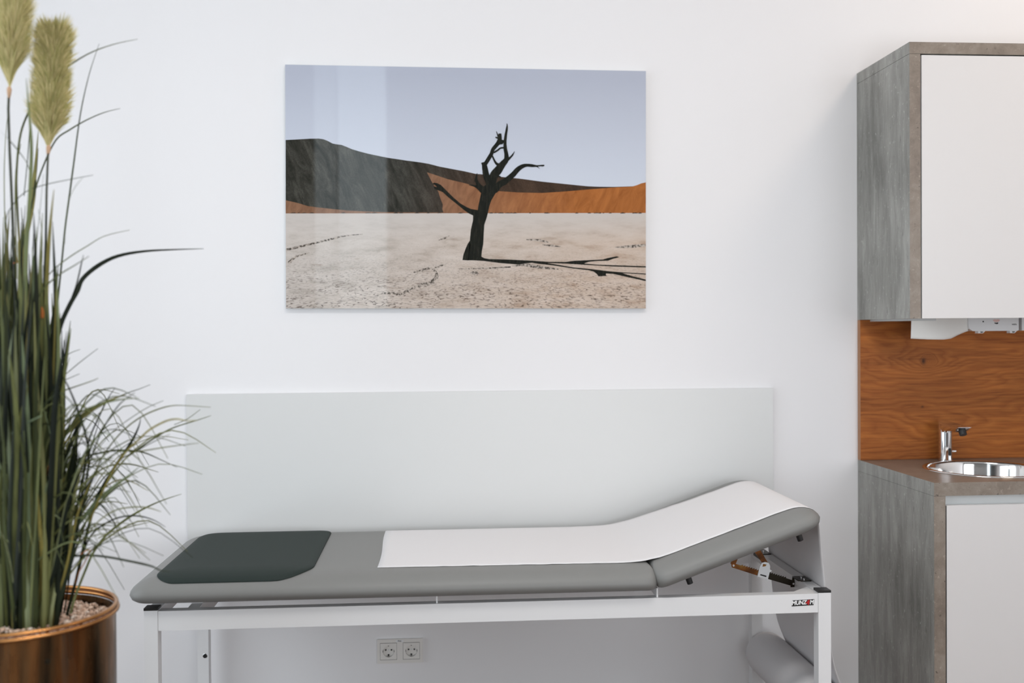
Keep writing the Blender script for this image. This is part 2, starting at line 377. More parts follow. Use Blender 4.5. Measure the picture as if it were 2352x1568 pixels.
class Print:
    def __init__(s): s.v = []; s.f = []; s.m = []; s.k = 0
    def loc(s, u, v):
        a = (u - 12 - 8*(v/1537)) / (2255 - 3*(v/1537) - 12 - 8*(v/1537)); top = 23 + 39*a
        b = (v - top) / (1536 - top); a = min(1, max(0, a)); b = min(1, max(0, b))
        return -.6 + 1.2*a, .4 - .8*b
    def poly(s, pts, m, lay, cv=None):
        n = len(s.v)
        for p in pts:
            if cv: p = cv(*p)
            x, z = s.loc(*p); s.v.append((x, -.0176 - .00008*lay, z))
        s.f.append(list(range(n, n+len(pts)))); s.m.append(m)
    def stroke(s, pts, m, lay, cv=None):
        s.k += 1; lay = lay + .1*s.k if lay > 5 else lay + .012*s.k
        P = [Vector(((cv(p[0], p[1]) if cv else p[:2]))) for p in pts]
        k = 1 if not cv else (Vector(cv(1, 0)) - Vector(cv(0, 0))).length
        W = [p[2]*k/2 for p in pts]
        Q = []; WW = []
        for i in range(len(P)-1):          # catmull-rom
            p0 = P[max(i-1, 0)]; p1 = P[i]; p2 = P[i+1]; p3 = P[min(i+2, len(P)-1)]
            for j in range(4):
                q = j/4
                Q.append(.5*((2*p1)+(p2-p0)*q+(2*p0-5*p1+4*p2-p3)*q*q+(3*p1-p0-3*p2+p3)*q**3)); WW.append(W[i]+(W[i+1]-W[i])*q)
        Q.append(P[-1]); WW.append(W[-1])
        L = []; R = []
        for i, q in enumerate(Q):
            d = (Q[min(i+1, len(Q)-1)] - Q[max(i-1, 0)]).normalized(); nn = Vector((-d.y, d.x))
            w = WW[i] * (1 + .10*noise.noise((q.x*.02, q.y*.02, 3)))
            L.append(q+nn*w); R.append(q-nn*w)
        for i in range(len(Q)-1):
            s.poly([L[i], L[i+1], R[i+1], R[i]], m, lay)
        # round ends
        for c, w in ((Q[0], WW[0]),):
            s.poly([(c.x+w*math.cos(a*PI/6), c.y+w*math.sin(a*PI/6)) for a in range(12)], m, lay+.05)
pr = Print()
pr.poly([(12, 23), (2255, 62), (2255, 1000), (12, 1000)], 0, 0)
sky_line = [(16, 490), (60, 488), (110, 485), (160, 482), (215, 481), (245, 485), (272, 496), (300, 511), (328, 517), (355, 520), (385, 532), (420, 547), (470, 562), (520, 575), (580, 588), (640, 600), (700, 609), (760, 618), (830, 627), (890, 637), (960, 655), (1050, 672), (1110, 683), (1180, 699), (1230, 703), (1340, 718), (1450, 728), (1600, 748), (1700, 758), (1800, 768), (1880, 776), (1950, 779), (2050, 780), (2180, 776), (2256, 768)]
pr.poly(sky_line + [(2256, 946), (12, 946)], 1, 1)
pr.poly([(2170, 777), (2200, 768), (2225, 758), (2256, 752), (2256, 790), (2170, 790)], 2, 1.5)
pr.poly([(880, 690), (930, 706), (1010, 733), (1100, 754), (1200, 780), (1300, 805), (1450, 815), (1600, 818), (1750, 808), (1900, 795), (2050, 784), (2180, 777), (2256, 765), (2256, 946), (985, 946), (975, 920), (978, 890), (962, 850), (950, 810), (925, 775), (905, 740)], 2, 2)
pr.poly([(12, 864), (60, 874), (100, 884), (150, 900), (210, 908), (300, 918), (400, 928), (520, 934), (640, 938), (985, 940), (985, 946), (12, 946)], 2, 2.2)
pr.poly([(12, 946), (2256, 942), (2256, 1540), (12, 1540)], 3, 3)
random.seed(3)
for i in range(46):
    u = random.uniform(20, 2250); w = random.uniform(6, 34)
    pr.stroke([(u, 944, 3), (u+w*.5, 942, random.uniform(4, 8)), (u+w, 944, 2)], 6, 4)
for st in ([(18, 1172, 14), (80, 1158, 14), (180, 1133, 12), (290, 1106, 11), (380, 1085, 8), (485, 1074, 3)],
           [(715, 1455, 6), (760, 1425, 20), (800, 1405, 10), (860, 1388, 22), (925, 1375, 24)], [(905, 1365, 8), (938, 1345, 26), (935, 1310, 14), (912, 1290, 8)], [(560, 1460, 4), (640, 1440, 14), (720, 1452, 6)], [(925, 1284, 6), (960, 1272, 12), (1000, 1262, 4)], [(700, 1500, 4), (640, 1520, 12), (560, 1530, 4)],
           [(800, 1312, 6), (860, 1296, 16), (915, 1280, 10)], [(950, 1112, 3), (990, 1098, 12), (1020, 1084, 4)], [(40, 1250, 20), (80, 1215, 12), (160, 1190, 4)],
           [(1500, 1108, 6), (1580, 1112, 14), (1640, 1126, 8)], [(1600, 1140, 4), (1660, 1146, 12), (1715, 1152, 4)], [(2060, 1156, 6), (2160, 1150, 18), (2250, 1142, 16)],
           [(1080, 1290, 4), (1250, 1286, 10), (1400, 1278, 8)], [(1410, 1272, 6), (1480, 1264, 18), (1560, 1276, 20), (1700, 1292, 6)], [(1150, 1316, 6), (1175, 1314, 26), (1200, 1318, 6)]):
    pr.stroke(st, 5, 4)
cv = lambda u, v: ((940+u/4.48-650)*2.7036, (270+v/4.48-140)*2.7036)
T = lambda pts: pr.poly(pts, 4, 6, cv)
T([(580, 1468), (588, 1400), (600, 1250), (610, 1150), (632, 1050), (632, 1005), (590, 985), (540, 950), (480, 900), (430, 860), (375, 815), (320, 765), (285, 750), (240, 735), (226, 706), (262, 712), (240, 690), (212, 682), (232, 668), (262, 672), (300, 690), (350, 740), (430, 820), (500, 880), (560, 915), (610, 938), (680, 950), (690, 890), (705, 820), (715, 770), (700, 745), (760, 690), (850, 690), (885, 735), (868, 770), (820, 850), (800, 910), (785, 980), (772, 1030), (748, 1100), (742, 1200), (737, 1300), (722, 1380), (718, 1425), (730, 1445), (730, 1462)])
T([(523, 1465), (532, 1410), (552, 1355), (575, 1300), (600, 1262), (604, 1310), (590, 1400), (585, 1468)])
S = lambda pts: pr.stroke(pts, 4, 6.5, cv)
S([(830, 730, 85), (800, 660, 78), (770, 600, 66), (756, 530, 58), (748, 490, 50), (730, 462, 26)])
S([(728, 470, 22), (716, 468, 4)])
S([(755, 480, 40), (790, 425, 40), (822, 370, 40), (838, 325, 38), (875, 280, 40), (903, 240, 46), (910, 200, 36), (908, 162, 30)])
S([(890, 190, 16), (882, 165, 10), (872, 140, 4)]); S([(893, 212, 18), (878, 205, 18), (862, 200, 8)])
S([(825, 670, 80), (850, 590, 88), (890, 540, 84), (935, 480, 66), (975, 430, 50), (975, 370, 40), (965, 320, 38), (962, 250, 30), (970, 180, 26), (980, 120, 22), (984, 80, 12), (980, 58, 3)])
S([(900, 240, 44), (935, 245, 34), (962, 245, 26)]); S([(905, 262, 30), (940, 265, 12)])
S([(850, 356, 18), (885, 335, 18), (915, 312, 16), (955, 308, 16)])
S([(832, 395, 16), (850, 435, 18), (872, 470, 24), (905, 490, 40)])
S([(985, 440, 24), (1015, 410, 20), (1040, 382, 16), (1062, 345, 3)])
S([(860, 740, 70), (900, 690, 66), (960, 655, 62), (1040, 590, 56), (1095, 530, 50), (1145, 498, 40), (1190, 488, 30), (1240, 492, 30), (1290, 496, 18), (1330, 492, 14), (1352, 492, 18), (1370, 490, 12)])
S([(1185, 476, 6), (1215, 480, 12), (1240, 484, 6)]); S([(1280, 500, 10), (1302, 508, 6), (1323, 524, 2)])
S([(745, 745, 70), (700, 705, 42), (672, 660, 30), (665, 620, 22), (674, 570, 4)]); S([(650, 660, 4), (655, 630, 10), (668, 600, 4)])
S([(725, 745, 60), (675, 712, 30), (640, 700, 16), (590, 690, 5)])
S([(890, 600, 10), (905, 604, 16), (920, 612, 6)])
cv6 = lambda u, v: ((1050+u/5.345-650)*2.7036, (560+v/5.345-140)*2.7036)
pr.poly([(100, 196), (130, 168), (280, 160), (300, 172), (360, 184), (600, 190), (900, 205), (1100, 218), (1300, 220), (1420, 205), (1600, 197), (1780, 188), (1830, 172), (1950, 150), (1982, 160), (1900, 182), (1840, 205), (1700, 208), (1600, 218), (1540, 238), (1700, 252), (2000, 262), (2330, 272), (2330, 288), (1900, 276), (1500, 252), (1300, 240), (1080, 232), (1200, 252), (1400, 285), (1600, 304), (1850, 333), (2000, 345), (2330, 362), (2330, 375), (2020, 357), (2150, 395), (2330, 436), (2330, 455), (2100, 410), (1990, 385), (1900, 366), (1815, 362), (1812, 378), (1828, 390), (1720, 397), (1700, 368), (1660, 338), (1600, 322), (1400, 300), (1150, 262), (950, 240), (890, 230), (820, 238), (730, 252), (650, 246), (500, 234), (300, 208)], 4, 5, cv6)
me = bpy.data.meshes.new('print'); me.from_pydata(pr.v, [], pr.f)
for p, mi in zip(me.polygons, pr.m): p.material_index = mi
bm = bmesh.new(); bm.from_mesh(me)
for f in bm.faces:
    if f.normal.y > 0: f.normal_flip()
bm.to_mesh(me); bm.free()
link('print', me, PM, pc)

# ------------------------------------------------------------------ cabinets
CX = 1.4566; XE = 3.395
cab = thing('wall_cabinet', 'wall cabinet with concrete look side panel and white door above the sink', 'wall cabinet', (CX, -.2, 1.406))
def part(name, bm, m, root, **k): return local(obj(name, bm, m, **k), root)
def split_sheen(o):
    """one laminate: side faces greyer from painted cool sheen, front edges stay brown"""
    me = o.data; me.materials.append(M['concrete_front'])
    for p in me.polygons:
        if p.normal.y < -.7: p.material_index = 1
part('side_panel', BX(CX, CX+.0345, -.393, -.001, 1.406, 2.2165), M['concrete'], cab, bevel=.0006)
split_sheen([o for o in bpy.data.objects if o.name.startswith('side_panel')][-1])
o = part('top_panel', BX(CX, XE, -.393, -.001, 2.2175, 2.253), M['concrete'], cab, bevel=.0006); split_sheen(o)
o = part('door', BX(CX+.0385, XE-.004, -.3935, -.375, 1.4065, 2.213), M['door_white'], cab, bevel=.001)
part('shade_strip', BX(CX+.035, CX+.0375, -.372, -.002, 1.41, 2.215), M['dark_gap'], cab)  # dark strip standing in for the shade in the door gap
part('bottom_strip', BX(CX+.036, CX+.13, -.30, -.002, 1.400, 1.409), M['channel'], cab)
part('carcass_back', BX(CX+.04, XE-.01, -.014, -.002, 1.409, 2.215), M['door_white'], cab)

sb = thing('splashback', 'oak veneer splashback between the wall cabinet and the countertop', 'splashback', (CX, 0, .93))
part('veneer_panel', BX(CX+.0015, XE, -.0215, -.001, .9238, 1.4055), M['oak'], sb, bevel=.0005)
part('edge_band', BX(CX, CX+.0014, -.0215, -.001, .9238, 1.4055), M['oak_edge'], sb)

# countertop with round cut-out
SX, SY, SR = 1.765, -.285, .192
bm = bmesh.new()
def topface(z):
    R = [bm.verts.new(p) for p in ((CX, -.543, z), (XE, -.543, z), (XE, -.001, z), (CX, -.001, z))]
    K = [bm.verts.new((SX+(SR-.006)*math.cos(2*PI*i/72), SY+(SR-.006)*math.sin(2*PI*i/72), z)) for i in range(72)]
    es = [bm.edges.new((R[i], R[(i+1) % 4])) for i in range(4)] + [bm.edges.new((K[i], K[(i+1) % 72])) for i in range(72)]
    bmesh.ops.triangle_fill(bm, edges=es, use_beauty=True)
    return R, K
R1, K1 = topface(.8842); R2, K2 = topface(.9232)
for i in range(4): bm.faces.new((R1[i], R1[(i+1) % 4], R2[(i+1) % 4], R2[i]))
for i in range(72): bm.faces.new((K1[i], K1[(i+1) % 72], K2[(i+1) % 72], K2[i]))
o = obj('countertop', bm, [M['concrete']]); split_sheen(o)
M['counter_oak_tint'] = concrete('concrete look top with oak reflection tint', (.20, .165, .135), (.145, .115, .092), (.25, .21, .175), (1.5, 1.5, 1.5))  # brown tint paints the oak splashback's reflection into the top
sock(M['counter_oak_tint'].node_tree.nodes['Principled BSDF'], 'Roughness', .3)
o.data.materials.append(M['counter_oak_tint'])
for p in o.data.polygons:
    if p.normal.z > .7: p.material_index = 2
tag(o, 'grey brown concrete look countertop with a round sink cut-out', 'countertop')

bc = thing('base_cabinet', 'base cabinet with concrete look side and white front under the countertop', 'base cabinet', (CX, -.27, 0))
o = part('side_panel', BX(CX, CX+.0345, -.543, -.001, 0, .8836), M['concrete'], bc, bevel=.0006); split_sheen(o)
part('door', BX(CX+.0385, XE-.004, -.543, -.524, .09, .8555), M['door_white'], bc, bevel=.001)
part('handle_channel', BX(CX+.035, XE-.004, -.520, -.500, .80, .8836), M['channel'], bc)
part('carcass', BX(CX+.0355, XE-.004, -.498, -.005, .09, .60), M['door_white'], bc)
part('door_gap', BX(CX+.0348, CX+.0375, -.540, -.522, .09, .854), M['dark_gap'], bc)
part('plinth', BX(CX+.035, XE-.004, -.46, -.44, 0, .089), M['concrete_front'], bc)

# sink
sk = thing('round_sink', 'round polished steel basin set into the countertop', 'sink', (SX, SY, .925))
bm = bmesh.new()
lathe(bm, [(SR+.004, .9236), (SR+.003, .9262), (SR-.004, .9270), (SR-.010, .9255), (SR-.0125, .920), (SR-.016, .905), (SR-.020, .86), (SR-.028, .825), (SR-.045, .800), (SR-.08, .788), (.035, .782), (.03, .7815)], SX, SY, 96)
part('bowl', bm, M['steel'], sk, smooth=True)
bm = bmesh.new(); lathe(bm, [(.032, .7818), (.03, .784), (.022, .782), (.0005, .779)], SX, SY, 32)
part('drain', bm, M['chrome'], sk, smooth=True)

# tap
TX, TY = 1.731, -.078
tp = thing('sensor_tap', 'chrome sensor tap standing behind the round sink', 'tap', (TX, TY, .9232))
bm = bmesh.new(); n = 40
prof = [(.0235, .9238), (.0235, .9275), (.0215, .9285), (.0215, 1.02)]
rings = lathe(bm, prof, TX, TY, n)
top = [bm.verts.new((v.co.x, v.co.y, 1.050)) for v in rings[-1]]
for i in range(n): bm.faces.new((rings[-1][i], rings[-1][(i+1) % n], top[(i+1) % n], top[i]))
bm.faces.new(top)
part('body', bm, M['chrome'], tp, smooth='auto')
bm = bmesh.new()
secs = [(TY+.0213, .0135, 1.012, 1.0600), (TY+.010, .0205, 1.012, 1.0588), (TY-.03, .022, 1.026, 1.0555), (TY-.07, .0222, 1.030, 1.0530), (TY-.105, .0225, 1.032, 1.0512), (TY-.128, .0225, 1.0490, 1.0502)]
prev = None
for y, w, z0, z1 in secs:
    c = []
    for sx_, sz_ in ((-1, 0), (-.85, -.8), (-.45, -1), (.45, -1), (.85, -.8), (1, 0), (1, .8), (.92, 1), (-.92, 1), (-1, .8)):
        c.append(bm.verts.new((TX+sx_*w, y, (z0+z1)/2 + sz_*(z1-z0)/2)))
    if prev:
        for i in range(10): bm.faces.new((prev[i], prev[(i+1) % 10], c[(i+1) % 10], c[i]))
    else: bm.faces.new(c[::-1])
    prev = c
bm.faces.new(prev)
part('spout', bm, M['chrome'], tp, smooth='auto')
bm = bmesh.new(); cyl(bm, (TX+.001, TY-.106, 1.043), (TX+.001, TY-.116, 1.024), .0125, .0115, 24)
part('aerator', bm, M['black'], tp, smooth='auto')
bm = bmesh.new()
K = [bm.verts.new((TX-.0 + .0048*math.cos(a*PI/12) + .004, TY-.0216, .957 + (.008 if math.sin(a*PI/12) > 0 else -.008)*1 + .0048*math.sin(a*PI/12))) for a in range(24)]
K2_ = [bm.verts.new(v.co + Vector((0, -.0008, 0))) for v in K]
bm.faces.new(K2_)
for i in range(24): bm.faces.new((K[i], K[(i+1) % 24], K2_[(i+1) % 24], K2_[i]))
part('sensor_window', bm, M['black'], tp)
bm = bmesh.new(); cyl(bm, (TX+.020, TY, .957), (TX+.036, TY, .957), .0042, n=16); cyl(bm, (TX+.036, TY, .957), (TX+.037, TY, .957), .0042, .003, n=16)
part('mixing_lever', bm, M['chrome'], tp, smooth='auto')

# towel dispenser and paper towel
dp = thing('towel_dispenser', 'white sensor paper towel dispenser with orange wave symbol under the wall cabinet', 'towel dispenser', (1.84, -.1, 1.37))
bm = bmesh.new(); prism(bm, [(1.748, 1.385), (1.752, 1.372), (1.762, 1.3655), (1.915, 1.3655), (1.919, 1.369), (1.919, 1.66), (1.748, 1.66)], 'y', -.200, -.024)
part('housing', bm, M['plastic'], dp, bevel=.002, smooth='auto')
bm = bmesh.new(); prism(bm, [(1.738, 1.392), (1.7465, 1.3662), (1.7475, 1.3662), (1.7475, 1.66), (1.738, 1.66)], 'y', -.188, -.03)
part('end_cap', bm, M['plastic'], dp, bevel=.002)
for i, x in enumerate((1.796, 1.905)):
    bm = bmesh.new(); prism(bm, [(x-.010, 1.3652), (x-.010, 1.358), (x+.006, 1.358), (x+.014, 1.3652)], 'y', -.19, -.17)
    part('latch', bm, M['plastic'], dp, bevel=.0006)
    bm = bmesh.new(); prism(bm, [(x-.004, 1.3635), (x-.002, 1.360), (x+.005, 1.360), (x+.007, 1.3635)], 'y', -.1906, -.1902)
    part('latch_slot', bm, M['black'], dp)
bm = bmesh.new(); cyl(bm, (1.797, -.2003, 1.3965), (1.797, -.2012, 1.3965), .0024, n=20)
part('sensor_window', bm, M['black'], dp)
M['wave'] = mat('orange print', (.72, .13, .04), .5)
bm = bmesh.new()
for R_ in (.0065, .0095, .0125):
    a0, a1 = math.radians(205), math.radians(335); q = 14
    I = [bm.verts.new((1.8425+1.05*(R_-.0011)*math.cos(a0+(a1-a0)*i/q), -.2004, 1.4065+.92*(R_-.0011)*math.sin(a0+(a1-a0)*i/q))) for i in range(q+1)]
    O = [bm.verts.new((1.8425+1.05*R_*math.cos(a0+(a1-a0)*i/q), -.2004, 1.4065+.92*R_*math.sin(a0+(a1-a0)*i/q))) for i in range(q+1)]
    for i in range(q): bm.faces.new((I[i], I[i+1], O[i+1], O[i]))
part('wave_symbol', bm, M['wave'], dp)
bm = bmesh.new()
bm.faces.new([bm.verts.new((x, -.2004, z)) for x, z in ((1.8355, 1.3925), (1.838, 1.3935), (1.841, 1.392), (1.845, 1.3935), (1.8495, 1.3925), (1.848, 1.3895), (1.843, 1.3875), (1.839, 1.3895), (1.8365, 1.389))])
part('hand_symbol', bm, M['black'], dp)
def text(name, s, size, loc, m, root, bold=0, shear=0, rot=(PI/2, 0, 0), ext=0):
    c = bpy.data.curves.new(name, 'FONT'); c.body = s; c.size = size; c.align_x = 'CENTER'; c.align_y = 'CENTER'; c.offset = bold; c.shear = shear; c.extrude = ext
    tmp = bpy.data.objects.new(name, c); C.objects.link(tmp)
    bpy.context.view_layer.update()
    me = bpy.data.meshes.new_from_object(tmp.evaluated_get(bpy.context.evaluated_depsgraph_get()))
    bpy.data.objects.remove(tmp)
    me.transform(Matrix.Translation(loc) @ Matrix.Rotation(rot[0], 4, 'X'))
    me.materials.clear(); o = link(name, me, m); return local(o, root)
text('lettering', 'WEPA', .0062, (1.9035, -.2004, 1.3862), M['black'], dp, .0002)
d2 = thing('soap_dispenser', 'white soap dispenser beside the towel dispenser, cut off by the frame', 'soap dispenser', (1.97, -.1, 1.37))
part('housing', BX(1.930, 2.03, -.200, -.024, 1.3660, 1.63), M['plastic'], d2, bevel=.006, smooth='auto')
# hanging paper towel
bm = bmesh.new(); nx, nz = 40, 14; G = []
def tow(u):
    x = 1.549 + (1.752-1.549)*u
    pts = [(0, 1.3425), (.25, 1.3395), (.52, 1.3385), (.66, 1.3415), (.8, 1.3525), (.92, 1.361), (1, 1.366)]
    for (a, za), (b, zb) in zip(pts, pts[1:]):
        if u <= b: f = (u-a)/(b-a); zz = za+(zb-za)*f; break
    return x, zz
for i in range(nx+1):
    x, zb = tow(i/nx); col_ = []
    for j in range(nz+1):
        z = zb + (1.47-zb)*j/nz
        y = -.205 - .012*math.sin(i/nx*PI*1.3) - .006*(1-j/nz)*math.sin(i/nx*5)
        col_.append(bm.verts.new((x + .004*j/nz*(1-i/nx), y, z)))
    G.append(col_)
for i in range(nx):
    for j in range(nz): bm.faces.new((G[i][j], G[i+1][j], G[i+1][j+1], G[i][j+1]))
o = obj('paper_towel', bm, M['towel'], smooth=True)
sm = o.modifiers.new('thickness', 'SOLIDIFY'); sm.thickness = .0006
tag(o, 'sheet of off-white paper towel hanging out left of the towel dispenser', 'paper towel')

# ------------------------------------------------------------------ couch
FZ = .646; FX0, FX1, FY0, FY1 = -.767, 1.087, -.690, -.058
couch = thing('examination_couch', 'grey upholstered examination couch with raised head end and white steel frame', 'examination couch', (.16, -.37, 0))
T_ = .0355
def leg(x0, yf):
    part('leg', BX(x0, x0+T_, yf, yf+T_, 0, FZ+.002), M['white_frame'], couch, bevel=.002)
    bm = BX(x0-.0004, x0+T_+.0004, yf-.0004, yf+T_+.0004, FZ+.0022, FZ+.0085)
    part('leg_cap', bm, M['black'], couch, bevel=.002)
for x0 in (FX0, FX1-T_):
    for yf in (FY0, FY1-T_): leg(x0, yf)
part('front_rail', BX(FX0+T_+.0006, FX1-T_-.0006, FY0+.0012, FY0+.030, FZ-.052, FZ), M['white_frame'], couch, bevel=.002)
part('rear_rail', BX(FX0+T_, FX1-T_, FY1-.030, FY1-.001, FZ-.052, FZ), M['white_frame'], couch, bevel=.002)
for x0 in (FX0+.001, FX1-T_+.001):
    part('side_rail', BX(x0, x0+.033, FY0+T_, FY1-T_, FZ-.034, FZ), M['white_frame'], couch, bevel=.002)
    part('lower_side_rail', BX(x0, x0+.033, FY0+T_, FY1-T_, .12, .15), M['white_frame'], couch, bevel=.002)
part('cross_bar', BX(-.66, -.63, FY0+.031, FY1-.031, FZ-.048, FZ), M['white_frame'], couch, bevel=.002)
for x in (-.66, .55): part('cushion_support', BX(x, x+.03, -.62, -.14, FZ+.0005, .6655), M['white_frame'], couch)
part('hinge_post', BX(.600, .604, -.684, -.10, FZ+.0005, .672), M['white_frame'], couch)
part('support_post', BX(-.001, .003, -.684, -.64, FZ+.0005, .668), M['white_frame'], couch)
# gusset plate in the front right corner
bm = bmesh.new(); prism(bm, [(FX1-T_-.06, FY0+.031), (FX1-T_, FY0+.031), (FX1-T_, FY0+.085)], 'z', FZ-.004, FZ-.0008)
part('corner_gusset', bm, M['white_frame'], couch)
# adjusting hole in the rear left leg
bm = bmesh.new(); cyl(bm, (-.7425, FY1-T_-.0006, .3395), (-.7425, FY1-T_+.002, .3395), .0065, n=24)
part('leg_hole', bm, M['hole'], couch)
bm = bmesh.new(); lathe(bm, [(.0066, 0), (.0075, .0006), (.0066, .0012)], 0, 0, 24, True)
bmesh.ops.rotate(bm, verts=bm.verts, cent=(0, 0, 0), matrix=Matrix.Rotation(PI/2, 3, 'X')); bmesh.ops.translate(bm, verts=bm.verts, vec=(-.7425, FY1-T_, .3395))
part('hole_ring', bm, M['silver'], couch)

PROF = [(.046, 0), (.028, .0014), (.014, .0052), (.0045, .0120), (0, .023), (.002, .032), (.008, .041), (.017, .0490), (.029, .0560), (.043, .0615), (.058, .0650), (.075, .0668), (.10, .0675)]
CY0, CY1 = -.722, -.050
def rrect(x0, x1, y0, y1, rad, n=10):
    out = []
    for (cx_, cy_, a) in ((x1-rad[1], y1-rad[1], 0), (x0+rad[0], y1-rad[0], 90), (x0+rad[3], y0+rad[3], 180), (x1-rad[2], y0+rad[2], 270)):
        r = {0: rad[1], 90: rad[0], 180: rad[3], 270: rad[2]}[a]
        for k in range(n+1):
            t_ = math.radians(a + 90*k/n); out.append((cx_+r*math.cos(t_), cy_+r*math.sin(t_)))
    return out
def cushion(x0, x1, kl, kr, rad, th=1.0):
    bm = bmesh.new(); rings = []
    for ins, z in PROF:
        a, b = x0+ins*kl, x1-ins*kr; c, d = CY0+ins, CY1-ins
        rd = [max(.006, r_-ins*.6) for r_ in rad]
        rings.append([bm.verts.new((x, y, z*th)) for x, y in rrect(a, b, c, d, rd)])
    n = len(rings[0])
    for A, B in zip(rings, rings[1:]):
        for i in range(n): bm.faces.new((A[i], A[(i+1) % n], B[(i+1) % n], B[i]))
    bm.faces.new(rings[0][::-1]); bm.faces.new(rings[-1])
    return bm
def hprof(d):
    if d <= 0: return PROF[4][1]
    up_ = PROF[4:]
    for (a, za), (b, zb) in zip(up_, up_[1:]):
        if d <= b: return za + (zb-za)*(d-a)/(b-a)
    return up_[-1][1]
ZB = .6665; HX, HZ, HA = .602, .668, math.radians(19.7); HL = .498
bm = cushion(-.806, .600, 1, .28, (.075, .035, .035, .05)); bmesh.ops.translate(bm, verts=bm.verts, vec=(0, 0, ZB))
part('lying_cushion', bm, M['leather'], couch, smooth=True)
bm = cushion(0, HL, .3, 1, (.035, .085, .06, .035)); 
HM = Matrix.Translation((HX, 0, HZ)) @ Matrix.Rotation(-HA, 4, 'Y')
bm.transform(HM)
part('head_cushion', bm, M['leather'], couch, smooth=True)
bm = BX(.07, HL-.07, -.56, -.20, -.009, -.0005); bm.transform(HM); part('head_board', bm, M['white_frame'], couch)
for lx in (.0947, .427):
    bm = bmesh.new(); cyl(bm, (lx, -.66, -.0008), (lx, -.66, -.0255), .0088, .0082, 20); bm.transform(HM)
    part('rubber_stop', bm, M['black'], couch, smooth='auto')
# foot-end pad
PX0, PX1, PY0, PY1 = -.742, -.333, -.699, -.100
bm = bmesh.new()
def pad_z(x, y):
    return ZB + hprof(min(x+.806, y-CY0, CY1-y))
rings = []
for ins, up_ in ((0, .0006), (-.0003, .0022), (.0012, .0046), (.006, .0062), (.016, .0070), (.05, .0072), (.10, .0072)):
    a, b, c, d = PX0+ins, PX1-ins, PY0+ins, PY1-ins
    rings.append([bm.verts.new((x, y, pad_z(x, y)+up_)) for x, y in rrect(a, b, c, d, [max(.004, q-ins*.45) for q in (.085, .05, .10, .055)], 12)])
n = len(rings[0])
for A, B in zip(rings, rings[1:]):
    for i in range(n): bm.faces.new((A[i], A[(i+1) % n], B[(i+1) % n], B[i]))
bm.faces.new(rings[-1])
o = obj('foot_pad', bm, M['pad'], smooth=True)
tag(o, 'dark green grey vinyl foot pad lying on the foot end of the couch', 'foot pad')

# sticker
st = part('sticker', BX(0, .001, 0, .001, 0, .001), M['black'], couch); bpy.data.objects.remove(st)
bm = bmesh.new(); prism(bm, [(.9762, .6127), (1.0378, .6147), (1.0402, .6312), (.9786, .6293)], 'y', FY0+.0004, FY0+.0010)
stk = part('maker_sticker', bm, M['black'], couch)
M['white_ink'] = mat('white ink', (.85, .85, .85), .5); M['red_ink'] = mat('red ink', (.45, .01, .015), .4)
def sub(o, par):
    mwi = o.matrix_world.copy(); o.parent = par; o.matrix_parent_inverse = Matrix.Identity(4); o.location = (0, 0, 0); return o
def ink(name, bm_or_me, m):
    o = obj(name, bm_or_me, m) if isinstance(bm_or_me, bmesh.types.BMesh) else bm_or_me
    o.parent = stk; o.matrix_parent_inverse = Matrix.Identity(4); return o
def textraw(name, s, size, loc, m, bold, shear, sx_=1):
    c = bpy.data.curves.new(name, 'FONT'); c.body = s; c.size = size; c.align_x = 'CENTER'; c.align_y = 'CENTER'; c.offset = bold; c.shear = shear
    tmp = bpy.data.objects.new(name, c); C.objects.link(tmp); bpy.context.view_layer.update()
    me = bpy.data.meshes.new_from_object(tmp.evaluated_get(bpy.context.evaluated_depsgraph_get())); bpy.data.objects.remove(tmp)
    me.transform(Matrix.Translation(loc) @ Matrix.Rotation(-.032, 4, 'Y') @ Matrix.Rotation(PI/2, 4, 'X') @ Matrix.Scale(sx_, 4, (1, 0, 0)))
    me.materials.clear(); return link(name, me, m)
ink('lettering', textraw('lettering', 'MUNZ', .0155, (.9965, FY0+.0002, .6220), M['white_ink'], .0006, .2, .92), None)
ink('lettering', textraw('lettering', 'M', .0155, (1.0322, FY0+.0002, .6230), M['white_ink'], .0006, .2, .92), None)
bm = bmesh.new(); bm.faces.new([bm.verts.new((x, FY0+.0001, z)) for x, z in ((1.0145, .6205), (1.0235, .6298), (1.0265, .6299), (1.0262, .6205), (1.0250, .6185), (1.0240, .6155), (1.0215, .6155), (1.0215, .6190))])
ink('red_mark', bm, M['red_ink'])

# ratchet support of the head part
RY = -.503
def seg2(p, q, w0, w1, yy0, yy1, m, name, teeth=None):
    p, q = Vector(p), Vector(q); d = (q-p).normalized(); nn = Vector((-d.y, d.x)); L = (q-p).length
    top_ = []
    if teeth:
        a, b, k = teeth
        top_ = [p+nn*w0/2]
        for i in range(k):
            u = a + (b-a)*i/k; du = (b-a)/k
            top_ += [p+d*(u*L)+nn*w0/2, p+d*((u+du*.75)*L)+nn*(w0/2+.0035), p+d*((u+du*.8)*L)+nn*w0/2]
        top_ += [q+nn*w1/2]
    else: top_ = [p+nn*w0/2, q+nn*w1/2]
    pts = top_ + [q+d*.004, q-nn*w1/2, p-nn*w0/2, p-d*.004]
    bm = bmesh.new(); prism(bm, [tuple(v) for v in pts], 'y', yy0, yy1)
    return part(name, bm, m, couch)
A_ = (.866, .686); B_ = (1.052, .626)
seg2(A_, (.958, .6565), .013, .016, RY, RY+.003, M['zinc'], 'ratchet_arm', (.25, .92, 9))
seg2((.955, .6574), B_, .018, .016, RY+.0035, RY+.0065, M['dark_steel'], 'ratchet_bar', (.18, .72, 8))
seg2((.970, .682), (.922, .757), .014, .020, RY+.007, RY+.010, M['zinc'], 'swivel_arm')
seg2((.868, .688), (.892, .762), .014, .026, RY+.0035, RY+.0065, M['zinc'], 'swivel_arm')
